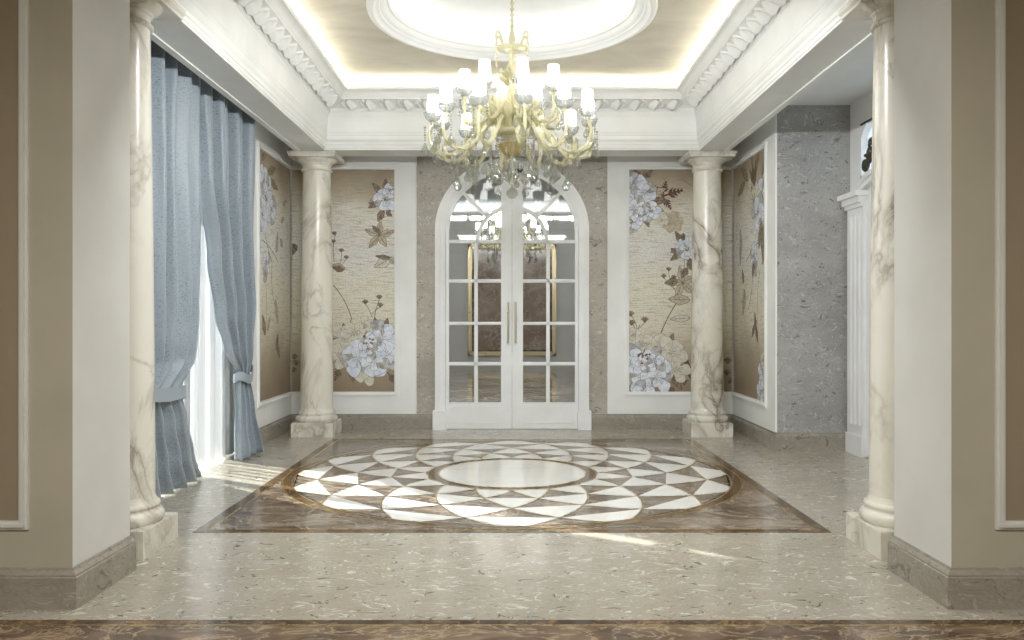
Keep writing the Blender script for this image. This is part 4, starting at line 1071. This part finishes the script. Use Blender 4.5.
# arms
def bez(P_, n):
    out = []
    for i in range(n + 1):
        t = i / n; pts = [Vector(p) for p in P_]
        while len(pts) > 1: pts = [pts[a] * (1 - t) + pts[a + 1] * t for a in range(len(pts) - 1)]
        out.append(pts[0])
    return out
def make_arm(R_, zc, pts):
    q = MB(); n = len(pts)
    q.tube(pts, [.013 + .005 * math.sin(PI * i / (n - 1)) for i in range(n)], 10, 0, True, .35, .14)
    q.lathe([(.0005, zc - .035), (.018, zc - .03), (.026, zc - .012), (.018, zc + .005), (.014, zc + .02)], (R_, 0, 0), 16)
    mid = pts[int(n * .62)]
    q.lathe([(.014, -.012), (.030, 0), (.014, .012)], tuple(mid), 12)
    leafg(q, pts[int(n * .45)], (-.3, .0, 1), .12, .05, .2); leafg(q, pts[int(n * .72)], (.6, .25, .7), .11, .05, -.3); leafg(q, pts[int(n * .60)], (.3, -.5, .6), .10, .045, .3)
    arm = q.build('arm', M['yglass'], CH, smooth=True, angle=50)
    q = MB(); q.lathe([(.012, zc), (.035, zc + .004), (.060, zc + .025), (.074, zc + .060), (.080, zc + .075), (.076, zc + .076), (.070, zc + .062), (.055, zc + .032), (.03, zc + .012), (.012, zc + .008)], (R_, 0, 0), 32, 0, (.06, 12), True)
    q.build('drip_cup', M['cup'], arm, smooth=True, angle=60)
    q = MB(); q.lathe([(.0005, zc), (.014, zc), (.014, zc + .03), (.018, zc + .035), (.018, zc + .05), (.012, zc + .055), (.012, zc + .10), (.0005, zc + .10)], (R_, 0, 0), 12); q.build('candle_socket', M['yglass'], arm, smooth=True)
    q = MB(); q.lathe([(.052, zc + .092), (.0535, zc + .092), (.047, zc + .232), (.0455, zc + .232)], (R_, 0, 0), 28, 0, None, True); 
    q.lathe([(.0005, zc + .2315), (.0455, zc + .2315)], (R_, 0, 0), 28, 0)
    q.build('lamp_shade', M['shade'], arm, smooth=True)
    q = MB(); q.lathe([(.0525, zc + .088), (.0555, zc + .088), (.0555, zc + .096), (.0525, zc + .096)], (R_, 0, 0), 28, 0, None, True); q.build('shade_rim', M['shadeband'], arm, smooth=True)
    q = MB(); q.lathe([(.0465, zc + .228), (.0485, zc + .228), (.0485, zc + .235), (.0465, zc + .235)], (R_, 0, 0), 28, 0, None, True)
    q.build('shade_rim', M['shadeband'], arm, smooth=True)
    return arm
lowpts = bez([(.08, 0, 2.95), (.20, 0, 3.32), (.32, 0, 2.98), (.42, 0, 2.60), (.66, 0, 2.66), (.80, 0, 2.90), (.69, 0, 3.03)], 26)
uppts = bez([(.06, 0, 3.02), (.12, 0, 3.30), (.22, 0, 3.16), (.30, 0, 2.90), (.46, 0, 3.00), (.42, 0, 3.26)], 22)
a_lo = make_arm(.69, 3.055, lowpts); a_up = make_arm(.42, 3.275, uppts)
lo_ang = [math.radians(-90 + 8 + 30 * k) for k in range(12)]; up_ang = [math.radians(-90 + 12 + 45 * k) for k in range(8)]
a_lo.rotation_euler.z = lo_ang[0]; a_up.rotation_euler.z = up_ang[0]
for src, angs in ((a_lo, lo_ang), (a_up, up_ang)):
    for a in angs[1:]:
        c = copy_tree(src, CH); c.rotation_euler.z = a
# glass horns curling up between the arms
q = MB(); hp = bez([(.10, 0, 2.98), (.22, 0, 3.10), (.30, 0, 3.34), (.16, 0, 3.36), (.13, 0, 3.22), (.20, 0, 3.20)], 20)
q.tube(hp, [.020 - .010 * i / 20 for i in range(21)], 8, 0, True, .3, .12); leafg(q, (.2, 0, 3.1), (.7, 0, .6), .13, .07, .2); leafg(q, (.12, 0, 3.16), (.3, 0, 1), .15, .06, .2)
h0 = q.build('glass_horn', M['yglass'], CH, smooth=True, angle=50)
for k in range(12):
    o = h0 if k == 0 else h0.copy()
    if k: COL.objects.link(o); o.parent = CH
    o.rotation_euler.z = math.radians(-90 + 22 + 30 * k)
q = MB()
for j in range(5):
    leafg(q, (.05, 0, 3.42), (math.cos(j * 1.25) * .6 + .7, math.sin(j * 1.25), .7), .09, .05, .3)
h0 = q.build('glass_flower', M['yglass'], CH, smooth=True, angle=50)
for k in range(5):
    o = h0 if k == 0 else h0.copy()
    if k: COL.objects.link(o); o.parent = CH
    o.rotation_euler.z = 2 * PI * k / 5; o.location.z = .04 * (k % 2)
# crystal pendants
dm = {k: drop_mesh(l, r) for k, (l, r) in {'s': (.16, .025), 'm': (.26, .031), 'l': (.37, .037)}.items()}
src = {}
def drop(kind, r, a, z):
    if kind not in src: o = src[kind] = dm[kind].build('crystal_pendant', M['clear'], CH)
    else: o = src[kind].copy(); COL.objects.link(o); o.parent = CH
    o.location = (r * math.cos(a), r * math.sin(a), z); o.rotation_euler.z = a
for k, a in enumerate(lo_ang):
    drop('s', .60, a, 2.90 - .07); drop('m', .685, a + .09, 3.02); drop('m', .76, a - .03, 3.02); drop('s', .70, a - .10, 3.02)
    drop('l', .50, a + .13, 2.84)
    if k % 1 == 0: drop('m', .36, a - .12, 2.86)
for k in range(12):  # more teardrop pendants, added to thicken the inner cluster
    o = drop_mesh(.28, .030).build('extra_crystal_pendant', M['clear'], CH) if k == 0 else o.copy()
    if k: COL.objects.link(o); o.parent = CH
    a = lo_ang[k] + .28; o.location = (.40 * math.cos(a), .40 * math.sin(a), 2.82)
for k in range(10): drop('l', .20, .3 + 2 * PI * k / 10, 2.90)
for k in range(4): drop('s', .08, .5 + 2 * PI * k / 4, 2.72)
for a in up_ang: drop('s', .47, a + .12, 3.24)
C2 = copy_tree(CH); C2.location = (0, 16.6, 0)
tag(C2, 'second glass chandelier seen through the panes of the arched door', 'chandelier')

# ---------------------------------------------------------------- lights
def area(name, loc, rot, sx, sy_, energy, col=(1, 1, 1), spread=None):
    l = bpy.data.lights.new(name, 'AREA'); l.shape = 'RECTANGLE'; l.size = sx; l.size_y = sy_; l.energy = energy; l.color = col
    o = bpy.data.objects.new(name, l); o.location = loc; o.rotation_euler = rot; COL.objects.link(o)
    return o
WARM = (1.0, 0.97, 0.90)
zc = SOF + 0.612
CV = 9
for s_ in (-1, 1):
    area('cove_light', (s_ * (XB - .12), (YF + YB) / 2, zc), (PI, s_ * math.radians(-25), 0), .05, YB - YF - .3, CV, WARM)
area('cove_light', (0, YB - .12, zc), (PI - math.radians(25), 0, 0), 2 * XB - .3, .05, CV, WARM)
area('cove_light', (0, YF + .12, zc), (PI + math.radians(25), 0, 0), 2 * XB - .3, .05, CV, WARM)
for k in range(16):
    a = 2 * PI * k / 16
    area('dome_light', (1.21 * math.cos(a), YC + 1.21 * math.sin(a), 4.065), (PI, 0, a), .05, .46, 0.22, (1, .98, .93))
# next room
area('next_room_cove_light', (0, NR - .2, 4.45), (PI, 0, 0), 6.0, .1, 10, WARM)
for s_ in (-1, 1): area('next_room_side_fill', (s_ * 3.0, 17.5, 4.7), (0, 0, 0),   .3, 10.0, 22, (1, .97, .92))  # strips added out of view along the sides to brighten the next room
area('next_room_front_fill', (0, D + 1.0, 4.5), (math.radians(75), 0, 0), 5.0, .2, 95, (1, .98, .95))  # fill added out of sight to light the far wall and its panel
# front room: unseen fill lamp added to light the front walls
area('front_room_fill', (0, 0.6, 3.27), (0, 0, 0), 2.5, 1.5, 115, (1, .985, .94))
area('hall_fill_light', (0, YF - .08, SOF - .02), (math.radians(52), 0, 0), 2.4, .12, 95, (.96, .99, 1))  # fill added above the view to brighten back wall, columns and beams
# daylight portal
pl = area('window_portal', (XL - .26, (WY0 + WY1) / 2, WZ / 2), (0, math.radians(-90), 0), WZ, WY1 - WY0, 10)
pl.data.cycles.is_portal = True
sun = bpy.data.lights.new('sun', 'SUN'); sun.energy = 140; sun.angle = math.radians(0.6); sun.color = (1, .96, .9)
so = bpy.data.objects.new('sun', sun); COL.objects.link(so)
dv = Vector((1.0, -.62, -math.tan(math.radians(27)) * math.hypot(1, .62)))
so.rotation_euler = dv.to_track_quat('-Z', 'Y').to_euler()
w = bpy.data.worlds.new('sky'); sc.world = w; w.use_nodes = True
bg = w.node_tree.nodes['Background']; bg.inputs[0].default_value = (0.80, 0.90, 1.0, 1); bg.inputs[1].default_value = 5.5

# ---------------------------------------------------------------- camera and view
cam = bpy.data.cameras.new('camera'); cam.sensor_width = 36; cam.lens = F * 36 / 1024; cam.shift_y = -0.001; cam.clip_end = 100
co = bpy.data.objects.new('camera', cam); co.location = (0, 0, CAMZ); co.rotation_euler = (PI / 2, 0, 0); COL.objects.link(co); sc.camera = co
vs_ = sc.view_settings; vs_.view_transform = 'Standard'; vs_.look = 'None'; vs_.gamma = 1; vs_.use_curve_mapping = False; vs_.exposure = 0.9
cy = sc.cycles
cy.use_denoising = True; cy.max_bounces = 10; cy.diffuse_bounces = 5; cy.glossy_bounces = 5; cy.transparent_max_bounces = 24; cy.transmission_bounces = 6
cy.caustics_reflective = False; cy.caustics_refractive = False; cy.sample_clamp_indirect = 6.0
